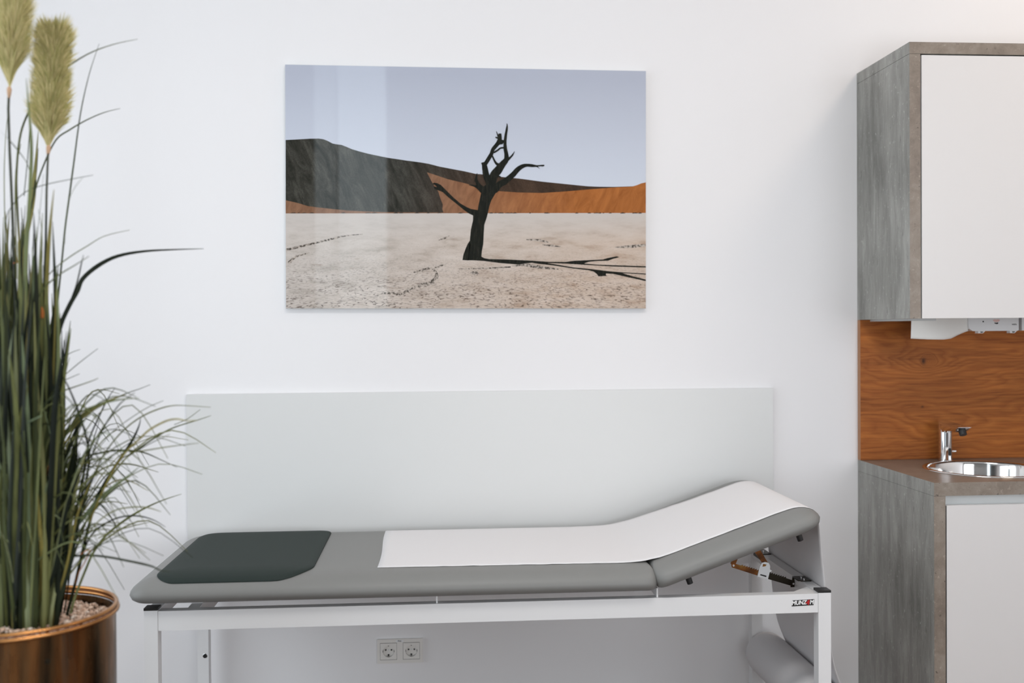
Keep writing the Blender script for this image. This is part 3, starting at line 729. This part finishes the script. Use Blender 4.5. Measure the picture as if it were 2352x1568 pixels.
bm = bmesh.new(); prism(bm, [(.938, .650), (.9455, .6805), (.952, .692), (.962, .6945), (.973, .691), (.977, .682), (.976, .672), (.983, .668), (.9755, .664), (.969, .6395), (.966, .6395), (.964, .6445), (.944, .650), (.942, .6525)], 'y', RY-.0035, RY-.0005)
part('locking_clip', bm, M['plastic'], couch, bevel=.0006)
bm = bmesh.new(); prism(bm, [(.9535, .681), (.956, .689), (.966, .687), (.963, .682)], 'y', RY-.0040, RY-.0036); part('clip_window', bm, M['zinc'], couch)
bm = bmesh.new(); prism(bm, [(.9465, .6562), (.948, .6592), (.9655, .6542), (.9645, .6500)], 'y', RY-.0040, RY-.0036); part('clip_slot', bm, M['black'], couch)
for p in (A_, (1.045, .628)):
    bm = bmesh.new(); cyl(bm, (p[0]+.002, RY-.0028, p[1]), (p[0]+.002, RY+.004, p[1]), .003, n=16); part('rivet', bm, M['silver'], couch, smooth='auto')
bm = bmesh.new(); prism(bm, [(1.040, .617), (1.0514, .617), (1.0514, .6475), (1.046, .6475), (1.044, .634), (1.040, .634)], 'y', RY+.001, RY+.0035)
box(bm, 1.0455, 1.0515, -.55, RY+.0034, .6462, .6488); box(bm, 1.0515, 1.083, -.555, -.498, .6464, .6488)
part('mounting_plate', bm, M['dark_steel'], couch)
for y in (-.517, -.540):
    bm = bmesh.new(); cyl(bm, (1.066, y, .6488), (1.066, y, .6512), .0036, n=16); part('screw', bm, M['silver'], couch)
bm = bmesh.new(); box(bm, 1.053, 1.083, -.20, -.13, .6462, .6488); box(bm, 1.0455, 1.053, -.20, -.13, .6300, .6488)
part('mounting_plate', bm, M['dark_steel'], couch)
bm = bmesh.new(); cyl(bm, (1.068, -.165, .6488), (1.068, -.165, .6512), .0036, n=16); part('screw', bm, M['silver'], couch)

# ------------------------------------------------------------------ paper roll with its sheet over the couch
rl = thing('paper_roll', 'white paper roll below the head end, its sheet drawn over the couch', 'paper roll', (1.094, -.38, .300))
RX, RZ, RR = 1.094, .300, .0705
bm = bmesh.new()
def cylY(r, y0, y1, n=64):
    A = [(RX+r*math.cos(2*PI*i/n), RZ+r*math.sin(2*PI*i/n)) for i in range(n)]; return A
n = 64
outer = [[bm.verts.new((RX+(RR-o_)*math.cos(2*PI*i/n), y, RZ+(RR-o_)*math.sin(2*PI*i/n))) for i in range(n)] for o_, y in ((.05, -.653), (.003, -.653), (0, -.650), (0, -.116), (.012, -.108), (.05, -.108))]
for k in range(len(outer)):
    A, B = outer[k], outer[(k+1) % len(outer)]
    for i in range(n): bm.faces.new((A[i], A[(i+1) % n], B[(i+1) % n], B[i]))
part('roll', bm, M['paper'], rl, smooth='auto')
bm = bmesh.new(); cyl(bm, (RX, FY0+.004+T_, RZ), (RX, FY1-T_-.004, RZ), .009, n=20); 
part('spindle', bm, M['silver'], rl, smooth='auto')
for y in (FY0+.012, FY1-.022):
    bm = bmesh.new(); box(bm, FX1-.006, FX1+.03, y, y+.010, RZ-.012, RZ+.012)
    part('bracket', bm, M['white_frame'], couch, bevel=.002)
# sheet path
path = []
x = -.160
top_z = ZB + .0675
while x < .50: path.append((x, top_z + .0008)); x += .02
# bridging curve to head plane
sA, cA = math.sin(HA), math.cos(HA)
def head(lx, lz): return (HX + lx*cA - lz*sA, HZ + lx*sA + lz*cA)
p0 = Vector((.50, top_z+.0008)); p3 = Vector(head(.105, .0684)); p1 = p0 + Vector((.075, 0)); p2 = p3 - Vector((cA, sA))*.075
for i in range(13):
    q = i/12; path.append(tuple(p0*(1-q)**3 + p1*3*q*(1-q)**2 + p2*3*q*q*(1-q) + p3*q**3))
lx = .125
while lx < HL-.10: path.append(head(lx, .0684)); lx += .02
for ins, z in reversed(PROF[4:-1]): path.append(head(HL-ins+.0010, z+.0010))
last = Vector(path[-1])
ctrl = [last, Vector((1.0690, .825)), Vector((1.0765, .75)), Vector((1.0885, .65)), Vector((1.100, .53)), Vector((1.117, .42)), Vector((RX+RR+.0012, RZ))]
for i in range(len(ctrl)-1):
    a = ctrl[max(i-1, 0)]; b = ctrl[i]; c = ctrl[i+1]; d = ctrl[min(i+2, len(ctrl)-1)]
    for j in range(1, 6):
        q = j/5; path.append(tuple(.5*((2*b)+(c-a)*q+(2*a-5*b+4*c-d)*q*q+(3*b-a-3*c+d)*q**3)))
bm = bmesh.new(); NW = 28; G = []
for k, (x, z) in enumerate(path):
    s = min(1, max(0, (x+.16)/1.2)); row = []
    hang = k > len(path)-31
    yf = -.634 - .022*s if not hang else -.656 + .010*min(1, (k-(len(path)-31))/20)
    qq = min(1, max(0, (x-.52)/.40)); yb = -.098 - .060*qq*qq*(3-2*qq)
    yf += .0022*noise.noise((x*22, 0, 1)); yb += .002*noise.noise((x*18, 5, 1))
    for j in range(NW+1):
        v = j/NW; y = yf + (yb-yf)*v
        xx = x + (.003*math.sin(v*6) if k == 0 else 0); zz = z
        if not hang and k < len(path)-41:
            zz += .0016*max(0, noise.noise((x*26, y*3, 2)))*max(0, 1-min(v, 1-v)*14)
            fz = ZB + hprof(CY1-y) + .0012
            if v > .8 and fz < zz: zz += (fz-zz)*min(1, max(0, (.60-x)/.16))
        row.append(bm.verts.new((xx, y, zz)))
    G.append(row)
for a, b in zip(G, G[1:]):
    for j in range(NW): bm.faces.new((a[j], a[j+1], b[j+1], b[j]))
o = part('sheet', bm, M['paper'], rl, smooth=True)
sm = o.modifiers.new('thickness', 'SOLIDIFY'); sm.thickness = .0006; sm.offset = 0

# ------------------------------------------------------------------ double socket
so = thing('power_socket', 'white double wall power socket on the wall under the couch', 'power socket', (-.123, 0, .309))
sx0, sz0 = -.1983, .2692
def rfr(x0, x1, z0, z1, y0, y1): 
    return BX(x0, x1, y0, y1, z0, z1)
bm = bmesh.new()
W_, Hh = .151, .0805; y0 = -.0095
X_ = [0, .0100, .0100+.0540, .0870, .0870+.0540, W_]; 
box(bm, sx0, sx0+W_, y0, -.001, sz0, sz0+.0118); box(bm, sx0, sx0+W_, y0, -.001, sz0+Hh-.0118, sz0+Hh)
for a, b in ((0, .0095), (.0655, .0855), (.1415, W_)): box(bm, sx0+a, sx0+b, y0, -.001, sz0+.0118, sz0+Hh-.0118)
part('cover_frame', bm, M['socket'], so)
for cx_ in (sx0+.0375, sx0+.1135):
    cz_ = sz0+Hh/2
    bm = bmesh.new()
    # square insert with round well
    Rr = .0195; hw = .0272
    nn_ = 48
    Sq = []
    for i in range(nn_):
        a = 2*PI*i/nn_; c_, s_ = math.cos(a), math.sin(a); k = hw/max(abs(c_), abs(s_)); Sq.append(bm.verts.new((cx_+k*c_, y0-.0004, cz_+k*s_)))
    Ci = [bm.verts.new((cx_+Rr*math.cos(2*PI*i/nn_), y0-.0004, cz_+Rr*math.sin(2*PI*i/nn_))) for i in range(nn_)]
    Cb = [bm.verts.new((cx_+(Rr-.001)*math.cos(2*PI*i/nn_), y0+.0078, cz_+(Rr-.001)*math.sin(2*PI*i/nn_))) for i in range(nn_)]
    Sb = [bm.verts.new(v.co+Vector((0, .0085, 0))) for v in Sq]
    for i in range(nn_):
        j = (i+1) % nn_
        bm.faces.new((Sq[i], Sq[j], Ci[j], Ci[i])); bm.faces.new((Ci[i], Ci[j], Cb[j], Cb[i])); bm.faces.new((Sq[i], Sb[i], Sb[j], Sq[j]))
    bm.faces.new(Cb)
    ins_ = part('socket_insert', bm, M['socket'], so, smooth='auto')
    def hp(name, bm_, m):
        o_ = obj(name, bm_, m); o_.parent = ins_; return o_
    for dx in (-.0095, .0095):
        bm = bmesh.new(); cyl(bm, (cx_+dx, y0+.0066, cz_+.003), (cx_+dx, y0+.0074, cz_+.003), .0028, n=20); hp('pin_hole', bm, M['hole'])
    bm = bmesh.new(); cyl(bm, (cx_, y0+.0068, cz_+.003), (cx_, y0+.0074, cz_+.003), .0022, n=16); hp('centre_screw', bm, M['channel'])
    bm = bmesh.new(); box(bm, cx_-.0024, cx_+.0024, y0+.0004, y0+.0072, cz_-.0188, cz_-.0110); hp('earth_slot', bm, M['hole'])
    bm = bmesh.new(); box(bm, cx_-.0009, cx_+.0009, y0-.0002, y0+.003, cz_-.0182, cz_-.0150); hp('earth_contact', bm, M['silver'])
    bm = bmesh.new(); box(bm, cx_-.0014, cx_+.0014, y0+.0004, y0+.0072, cz_+.0172, cz_+.0187); hp('earth_slot', bm, M['hole'])
    for s_ in (-1, 1):
        bm = bmesh.new(); box(bm, cx_+s_*.0188-.0009, cx_+s_*.0188+.0009, y0-.0003, y0+.006, cz_-.003, cz_+.003); hp('side_notch', bm, M['hole'])
for a in (.0097, .0857):
    bm = bmesh.new(); g0, g1, h0, h1 = sx0+a, sx0+a+.0556, sz0+.0120, sz0+Hh-.0120
    for q in ((g0, g0+.0010, h0, h1), (g1-.0010, g1, h0, h1), (g0, g1, h0, h0+.0010), (g0, g1, h1-.0010, h1)): box(bm, q[0], q[1], y0+.0002, y0+.0008, q[2], q[3])
    part('seam', bm, M['dark_gap'], so)
part('label_strip', BX(sx0+.062, sx0+.088, y0-.0007, y0-.0001, sz0+Hh-.0095, sz0+Hh-.0030), M['plastic'], so)
text('lettering', 'P5.6', .0066, (sx0+.0745, y0-.0009, sz0+Hh-.0062), M['black'], so, .0002)

# ------------------------------------------------------------------ potted pampas grass
PXc, PYc, PZ = -.9085, -1.134, .780
PR = .2028
pt = thing('potted_pampas_grass', 'tall artificial pampas grass in a round brass planter left of the couch', 'potted plant', (PXc, PYc, 0))
bm = bmesh.new()
lathe(bm, [(.15, .0), (PR-.012, 0), (PR-.006, .006), (PR-.005, PZ-.030), (PR-.004, PZ-.020), (PR-.012, PZ-.018), (PR-.014, PZ-.05), (PR-.02, .02), (.15, .012)], PXc, PYc, 96, True)
part('planter', bm, M['brass'], pt, smooth='auto')
bm = bmesh.new()
def tor(R_, z, r_, squ=1):
    lathe(bm, [(R_+r_*math.cos(a*PI/6), z+squ*r_*math.sin(a*PI/6)) for a in range(12)], PXc, PYc, 96, True)
tor(PR-.0045, PZ-.004, .0048); tor(PR-.0020, PZ-.0145, .0050)
part('rim', bm, M['brass_rim'], pt, smooth=True)
for py_ in (1466, 1528):
    q = at(122, py_, PYc-PR+.0155); dv = Vector((q.x-PXc, q.y-PYc, 0)).normalized()
    c0 = Vector((PXc, PYc, q.z)) + dv*(PR-.0055); bm = bmesh.new(); cyl(bm, c0, c0+dv*.003, .0058, .0045, 16)
    part('rivet', bm, M['dark_steel'], pt, smooth='auto')
bm = bmesh.new(); lathe(bm, [(PR-.0145, PZ-.045), (.10, PZ-.030), (.001, PZ-.020)], PXc, PYc, 48)
part('soil', bm, M['soil'], pt, smooth=True)
random.seed(11)
bm = bmesh.new()
ico = bmesh.new(); bmesh.ops.create_icosphere(ico, subdivisions=1, radius=1); iv = [v.co.copy() for v in ico.verts]; ifc = [[v.index for v in f.verts] for f in ico.faces]; ico.free()
for k in range(3800):
    r_ = (PR-.018)*math.sqrt(random.random()); a = random.uniform(0, 2*PI)
    if r_ < .05 and random.random() < .7: continue
    s_ = random.uniform(.0022, .0046); c0 = Vector((PXc+r_*math.cos(a), PYc+r_*math.sin(a), PZ-.0375+.012*(1-r_/PR)+random.uniform(-.002, .006)+.005*noise.noise((r_*math.cos(a)*30, r_*math.sin(a)*30, 0))))
    sc_ = Vector((random.uniform(.7, 1.4), random.uniform(.7, 1.4), random.uniform(.6, 1.1)))*s_; rot = Matrix.Rotation(random.uniform(0, PI), 3, Vector((random.random(), random.random(), random.random())).normalized())
    vs = [bm.verts.new(c0 + rot @ Vector((v.x*sc_.x, v.y*sc_.y, v.z*sc_.z))*random.uniform(.85, 1.15)) for v in iv]
    for f in ifc: bm.faces.new([vs[i] for i in f])
o = part('gravel', bm, M['gravel'], pt); o['kind'] = 'stuff'

LM = ['leaf', 'leaf_fine', 'leaf_sage', 'leaf_dark', 'leaf_dead']
LB = bmesh.new()
def blade(P, W, mi, nrm=None, fold=.25, sub_=4):
    """ribbon along smooth curve through 3D points P, full widths W (m)"""
    Q = []; WW = []
    for i in range(len(P)-1):
        a = P[max(i-1, 0)]; b = P[i]; c = P[i+1]; d = P[min(i+2, len(P)-1)]
        for j in range(sub_):
            q = j/sub_; Q.append(.5*((2*b)+(c-a)*q+(2*a-5*b+4*c-d)*q*q+(3*b-a-3*c+d)*q**3)); WW.append(W[i]+(W[i+1]-W[i])*q)
    Q.append(P[-1]); WW.append(W[-1])
    rows = []
    for i, q in enumerate(Q):
        d = Q[min(i+1, len(Q)-1)] - Q[max(i-1, 0)]
        if d.length < 1e-7: d = Vector((0, 0, 1))
        d.normalize(); nv = nrm if nrm is not None else Vector((0, -1, 0))
        s_ = d.cross(nv)
        if s_.length < .15: s_ = d.cross(Vector((1, .3, 0)))
        s_.normalize(); n2 = s_.cross(d); w = max(WW[i], .0003)/2
        rows.append((LB.verts.new(q - s_*w), LB.verts.new(q + n2*w*fold), LB.verts.new(q + s_*w)))
    for a, b in zip(rows, rows[1:]):
        for j in (0, 1):
            f = LB.faces.new((a[j], a[j+1], b[j+1], b[j])); f.material_index = mi; f.smooth = True
PXM = 2.31/2352.4     # metres per photo pixel at the plant
def traced(pts, w, mi, y0=PYc, y1=None, taper=.25, tipw=1.0):
    """pts tip first, in photo pixels; y runs from y1 (tip) to y0 (foot)"""
    y1 = y0 if y1 is None else y1; n = len(pts)-1; P = []; W = []
    for i, (px, py) in enumerate(pts):
        f = i/n; P.append(at(px, py, y1+(y0-y1)*f)); W.append(PXM*(tipw + (w-tipw)*min(1, f/taper)))
    if pts[-1][1] > 1370: P.append(Vector((P[-1].x*.9+PXc*.1, P[-1].y*.9+PYc*.1, PZ-.05))); W.append(W[-1]*.8)
    blade(P, W, mi, Vector((random.uniform(-.5, .5), -1, random.uniform(-.2, .3))).normalized())
random.seed(5)
TR = [
 ([(316,90),(260,102),(200,125),(140,165),(90,215),(60,270),(45,320),(38,400),(40,480),(48,620),(52,800),(50,1100),(48,1385)],4.5,0),
 ([(228,100),(205,170),(185,260),(170,370),(158,460),(150,520),(142,600),(132,700),(122,830),(112,1000),(98,1200),(85,1385)],5.5,0),
 ([(276,249),(240,258),(200,275),(160,298),(128,322),(100,380),(80,440),(66,520),(60,700),(58,1000),(55,1385)],3.5,1),
 ([(214,402),(160,412),(100,425),(60,440),(30,470),(12,520),(10,700)],1.8,1),
 ([(190,408),(172,430),(160,455),(152,500),(148,560)],2.0,1),
 ([(468,571),(400,573),(330,577),(270,588),(225,610),(190,640),(178,668),(160,700),(140,745),(128,800),(120,860),(112,1000),(100,1200),(88,1390)],9.5,3),
 ([(298,528),(240,542),(200,565),(160,590),(120,622),(95,660),(80,720),(72,850),(66,1100)],3.2,1),
 ([(205,588),(170,610),(130,635),(95,670),(78,720),(70,820)],3.0,1),
 ([(192,585),(187,605),(181,632),(172,665),(150,720)],3.5,3),
 ([(124,435),(118,490),(112,560),(108,640),(104,760),(98,900),(92,1100),(80,1390)],8,0),
 ([(88,300),(84,350),(80,400),(76,450),(68,500),(56,560),(48,640),(44,760),(46,900),(44,1150),(42,1390)],13,0),
 ([(60,180),(66,250),(72,330),(70,420),(64,520),(58,640),(58,800),(60,1000),(60,1390)],9,0),
 ([(0,300),(20,320),(45,350),(62,375),(70,400)],3.5,1),
 ([(75,170),(70,240),(68,300),(62,380),(55,450)],2.4,1),
 ([(48,330),(38,380),(35,440),(36,520),(38,640)],3,1),
 ([(22,230),(14,300),(10,380),(10,450),(12,560),(16,700),(20,900)],3,0),
 ([(88,480),(96,530),(97,590),(94,640),(92,760),(90,900)],2.2,1),
 ([(100,400),(90,500),(80,600)],1.8,1),
 ([(88,340),(84,390),(78,440),(72,480)],4,0),
 ([(484,935),(423,931),(391,932),(359,941),(328,955),(296,977),(264,1009),(232,1054),(216,1092),(200,1137),(175,1230),(140,1390)],3.4,1),
 ([(485,954),(452,965),(398,982),(359,1003),(312,1035),(280,1062),(232,1130),(216,1165),(195,1235),(160,1390)],4.2,1),
 ([(453,965),(430,966),(404,962),(378,968),(343,987),(318,1010),(296,1030),(264,1072),(230,1140),(205,1200)],4.2,0),
 ([(390,997),(343,1019),(312,1036),(280,1052)],2.4,1),
 ([(457,1017),(391,1025),(334,1034),(300,1038)],2.8,1),
 ([(407,1073),(366,1054),(334,1040),(305,1035),(264,1034),(216,1043),(185,1052),(150,1075),(130,1110)],4.2,0),
 ([(364,1084),(335,1075),(312,1068),(286,1065),(250,1070),(222,1085),(200,1105),(180,1160)],3.6,1),
 ([(323,960),(320,975),(312,995),(296,1024),(267,1067),(241,1108),(222,1143),(210,1185),(200,1223),(180,1310),(158,1395)],6.5,3),
 ([(320,914),(286,916),(248,923),(200,939),(165,958),(130,980),(100,1005),(70,1040)],4.6,0),
 ([(345,883),(320,893),(296,901),(248,920),(205,940),(170,962)],2,1),
 ([(265,890),(252,908),(241,928),(225,962),(206,1006),(196,1060),(188,1130),(172,1230),(150,1390)],4.2,3),
 ([(310,901),(290,915),(273,930),(248,965),(225,1009),(208,1057),(195,1110),(178,1200),(150,1390)],3.2,1),
 ([(417,1134),(375,1148),(334,1166),(296,1188),(257,1217),(235,1239),(213,1271),(200,1300),(180,1350),(168,1385)],5.4,0),
 ([(380,1210),(353,1194),(321,1185),(289,1185),(257,1194),(222,1216),(203,1240),(185,1285)],3.6,3),
 ([(370,1175),(350,1168),(327,1164),(296,1165),(264,1172),(228,1195),(203,1224)],2.8,1),
 ([(343,1199),(320,1204),(296,1210),(257,1221),(225,1236)],2.4,1),
 ([(391,1312),(370,1310),(351,1301),(325,1294),(296,1288),(248,1279),(206,1275),(168,1277),(125,1283),(100,1295)],4.8,0),
 ([(320,1072),(295,1092),(264,1115),(240,1135),(222,1150),(195,1185),(150,1235),(118,1265),(85,1300),(60,1345),(46,1392)],8.5,2),
 ([(262,1052),(210,1056),(163,1064),(134,1077),(96,1094),(48,1125),(19,1150),(0,1175),(-30,1230),(-40,1300)],8,2),
 ([(140,1192),(110,1171),(80,1150),(57,1134),(23,1118),(0,1108),(-30,1105)],7,2),
 ([(122,1213),(90,1208),(50,1212),(10,1228),(-20,1250)],5,2),
 ([(96,954),(77,963),(57,974),(29,993),(0,1021),(-30,1070)],5,2),
 ([(226,868),(210,875),(172,888),(134,901),(115,908),(86,912),(48,918),(19,930),(0,944),(-30,980)],3.4,1),
 ([(19,944),(10,938),(-10,940),(-40,960)],7,2),
 ([(290,905),(255,918),(215,938),(186,958),(163,982),(134,1010),(115,1036),(96,1065),(80,1140),(70,1250)],12,0),
 ([(210,936),(186,965),(170,1000),(150,1050),(130,1110),(110,1200),(100,1300)],9,3),
 ([(134,850),(153,880),(172,923),(187,965),(199,1009),(204,1045),(200,1100)],4.2,3),
 ([(225,800),(182,833),(143,866),(122,885),(100,920)],1.8,1),
 ([(184,802),(159,812),(138,831),(126,850),(110,890)],1.8,1),
 ([(183,858),(150,872),(130,880),(105,895)],2.2,1),
 ([(130,868),(136,890),(138,920),(141,960),(142,1020),(140,1100)],3.6,3),
 ([(160,1000),(168,1030),(172,1060),(168,1100),(158,1200),(140,1380)],6,3),
 ([(205,1260),(192,1268),(178,1278)],2,4), ([(208,1262),(195,1290),(182,1312),(172,1340)],2.2,4),
 ([(63,925),(72,955),(85,990),(96,1020),(104,1042)],12,4),
 ([(112,1068),(108,1085),(108,1110),(106,1135)],8,4),
 ([(42,1275),(38,1310),(34,1350),(31,1400),(29,1432)],8,4),
 ([(38,1020),(40,1040),(41,1062)],7,4), ([(0,850),(4,870),(8,885)],9,4),
 ([(30,560),(33,580),(36,605)],9,4), ([(96,705),(98,718),(97,730)],7,4),
 ([(460,940),(430,962),(400,975)],1.6,1),
 ([(330,1000),(300,1015),(260,1045),(230,1080),(215,1110)],2.6,1),
 ([(375,860+60),(340,935),(300,960),(260,990),(225,1030)],1.6,1),
 ([(300,1130),(270,1122),(240,1118),(205,1125)],2.6,1),
 ([(275,1230),(262,1200),(246,1175),(228,1155)],3.4,1),
 ([(160,820),(152,850),(146,890),(143,930),(146,990)],2.4,1),
]
for pts, w, mi in TR:
    y1 = PYc + random.uniform(-.16, .16)
    y0 = PYc + random.uniform(-.05, .05)
    traced(pts, w, mi, y0, y1, .3 if len(pts) > 4 else .5, 1.0 if mi != 4 else 3)
# dense upright core
random.seed(21)
for k in range(330):
    bx = random.gauss(46, 36); bx = max(-75, min(132, bx)); fan = (bx-45)
    topy = random.choice((random.uniform(470, 760), random.uniform(600, 960), random.uniform(800, 1150)))
    tx = 45 + fan*random.uniform(.9, 1.5) + random.gauss(0, 16)
    if topy < 720: tx = min(tx, 128)
    y0 = PYc + random.uniform(-.08, .08); y1 = y0 + random.uniform(-.10, .10)
    m1 = (bx + (tx-bx)*.35 + random.gauss(0, 6), 1390 + (topy-1390)*.38); m2 = (bx + (tx-bx)*.7 + random.gauss(0, 5), 1390 + (topy-1390)*.72)
    traced([(tx + random.gauss(0, 9), topy), m2, m1, (bx, 1395 + random.uniform(-8, 10))], random.uniform(6, 15), random.choice((0, 0, 0, 3, 3, 0, 0, 2 if random.random() < .4 else 0)), y0, y1, .35)
# right leaning outer stalks near the foot
for k in range(26):
    bx = random.uniform(95, 150); lean = random.uniform(20, 85); topy = random.uniform(960, 1180)
    y0 = PYc + random.uniform(-.07, .07); y1 = y0 + random.uniform(-.1, .1)
    traced([(bx+lean+random.uniform(0, 20), topy), (bx+lean*.62, (topy+1250)/2), (bx+lean*.25, 1300), (bx-8, 1392)], random.uniform(4, 9), random.choice((0, 3, 3, 0)), y0, y1, .4)
# fine arching blades all round
for k in range(150):
    az = random.uniform(0, 2*PI); reach = random.uniform(.12, .35); hh = random.uniform(.16, .52); dr = random.uniform(.0, .12)
    if k % 3 == 0: az = random.uniform(-.9, .9)
    b = Vector((PXc + random.uniform(-.06, .07), PYc + random.uniform(-.06, .06), PZ-.03))
    d = Vector((math.cos(az), math.sin(az)*.8, 0))
    P = [b + d*reach + Vector((0, 0, hh-dr)), b + d*reach*.72 + Vector((0, 0, hh)), b + d*reach*.42 + Vector((0, 0, hh*.84)), b + d*reach*.18 + Vector((0, 0, hh*.5)), b]
    w = random.uniform(.0018, .0040)
    blade(P, [.0010, w*.8, w, w*1.1, w*1.1], random.choice((1, 1, 0, 1, 2) if math.sin(az) < 0 else (1, 1, 0)), None)
# tall thin blades out of frame to the left and a few wisps
for k in range(30):
    az = random.uniform(PI*.6, PI*1.4); reach = random.uniform(.05, .3); hh = random.uniform(.6, 1.3)
    b = Vector((PXc + random.uniform(-.08, .02), PYc + random.uniform(-.06, .06), PZ-.03)); d = Vector((math.cos(az), math.sin(az), 0))
    blade([b+d*reach+Vector((0, 0, hh)), b+d*reach*.5+Vector((0, 0, hh*.75)), b+d*reach*.2+Vector((0, 0, hh*.4)), b], [.001, .004, .008, .009], random.choice((0, 0, 3)))
me = bpy.data.meshes.new('foliage'); LB.to_mesh(me); LB.free()
local(link('foliage', me, [M[k] for k in LM]), pt)

def tube(bm, pts, rad, n=10):
    rings = []
    for i, p in enumerate(pts):
        d = (pts[min(i+1, len(pts)-1)] - pts[max(i-1, 0)]).normalized(); a = d.orthogonal().normalized(); b = d.cross(a)
        r_ = rad[i] if isinstance(rad, (list, tuple)) else rad
        rings.append([bm.verts.new(p + r_*(math.cos(2*PI*k/n)*a + math.sin(2*PI*k/n)*b)) for k in range(n)])
    for A, B in zip(rings, rings[1:]):
        for k in range(n): bm.faces.new((A[k], A[(k+1) % n], B[(k+1) % n], B[k]))
    bm.faces.new(rings[0][::-1]); bm.faces.new(rings[-1])
def plume(base_px, axis_px, stem_px, y, rmax, nh, seed, stem_w=4.2):
    random.seed(seed)
    ax = [at(px, py, y) for px, py in axis_px]
    root = None
    bm = bmesh.new(); sp3 = [at(px, py, y + (PYc-y)*min(1, i/4)) for i, (px, py) in enumerate(stem_px)]
    tube(bm, sp3, [PXM*stem_w*.5*(1+.25*i/len(sp3)) for i in range(len(sp3))])
    st_ = part('plume_stem', bm, M['stem'], pt, smooth=True)
    def axp(t_):
        f = t_*(len(ax)-1); i = min(int(f), len(ax)-2); return ax[i].lerp(ax[i+1], f-i)
    L = (ax[-1]-ax[0]).length
    bm = bmesh.new()
    for k in range(nh):
        t_ = random.random()**.9 * .93; az = random.uniform(0, 2*PI)
        p = axp(t_); env = rmax * (min(1, .30 + t_/.28) if t_ < .3 else 1) * (1 - .25*max(0, (t_-.75)/.25))
        out = Vector((math.cos(az), math.sin(az), 0)); tuft = noise.noise((az*1.6, t_*13, seed))
        ln = L*random.uniform(.16, .30)*(1+.35*tuft); o_ = env*random.uniform(.55, 1.0)*(1+.30*tuft)
        if random.random() < .35: o_ *= random.uniform(.2, .8)
        up_ = Vector((0, 0, 1))
        p1 = p + out*o_*.42 + up_*ln*.42; p2 = p + out*o_*.82 + up_*ln*.80; p3 = p + out*o_*1.0 + up_*(ln*1.0 - o_*.10)
        s_ = Vector((random.uniform(-1, 1), random.uniform(-.3, .3), 0)).normalized(); s_ = (p3-p).cross(Vector((random.uniform(-.4, .4), -1, .2))).normalized()
        w = random.uniform(.0004, .0009)
        v = [bm.verts.new(q) for q in (p-s_*w*.5, p+s_*w*.5, p1+s_*w, p1-s_*w, p2+s_*w*.7, p2-s_*w*.7, p3)]
        bm.faces.new((v[0], v[1], v[2], v[3])); bm.faces.new((v[3], v[2], v[4], v[5])); bm.faces.new((v[5], v[4], v[6]))
    me = bpy.data.meshes.new('plume'); bm.to_mesh(me); bm.free()
    pl_ = local(link('plume', me, M['plume']), pt)
    bm = bmesh.new(); b0 = at(base_px[0], base_px[1], y); dirv = (ax[1]-ax[0]).normalized()
    tube(bm, [b0 - dirv*.012, b0 - dirv*.004, b0 + dirv*.006, b0 + dirv*.012], [.0022, .0040, .0052, .003], 12)
    part('plume_bract', bm, M['bract'], pt, smooth=True)
plume((21, 212), [(22, 205), (24, 150), (28, 60), (33, -40), (38, -120)], [(21, 205), (19, 250), (22, 345), (26, 430), (31, 560), (36, 700), (42, 900), (46, 1150), (48, 1392)], PYc-.03, 55*PXM, 13000, 2, 5.4)
plume((111, 345), [(111, 345), (114, 300), (120, 220), (125, 140), (127, 95)], [(111, 345), (109, 385), (107, 440), (105, 560), (103, 700), (98, 900), (90, 1150), (78, 1392)], PYc+.02, 51*PXM, 15000, 4, 4.6)

# ------------------------------------------------------------------ colour management
sc.view_settings.view_transform = 'Standard'; sc.view_settings.look = 'None'
sc.view_settings.gamma = 1; sc.view_settings.exposure = -1.19; sc.view_settings.use_curve_mapping = False
sc.cycles.max_bounces = 12; sc.cycles.diffuse_bounces = 7; sc.cycles.glossy_bounces = 6
sc.cycles.caustics_reflective = False
sc.cycles.sample_clamp_indirect = 6
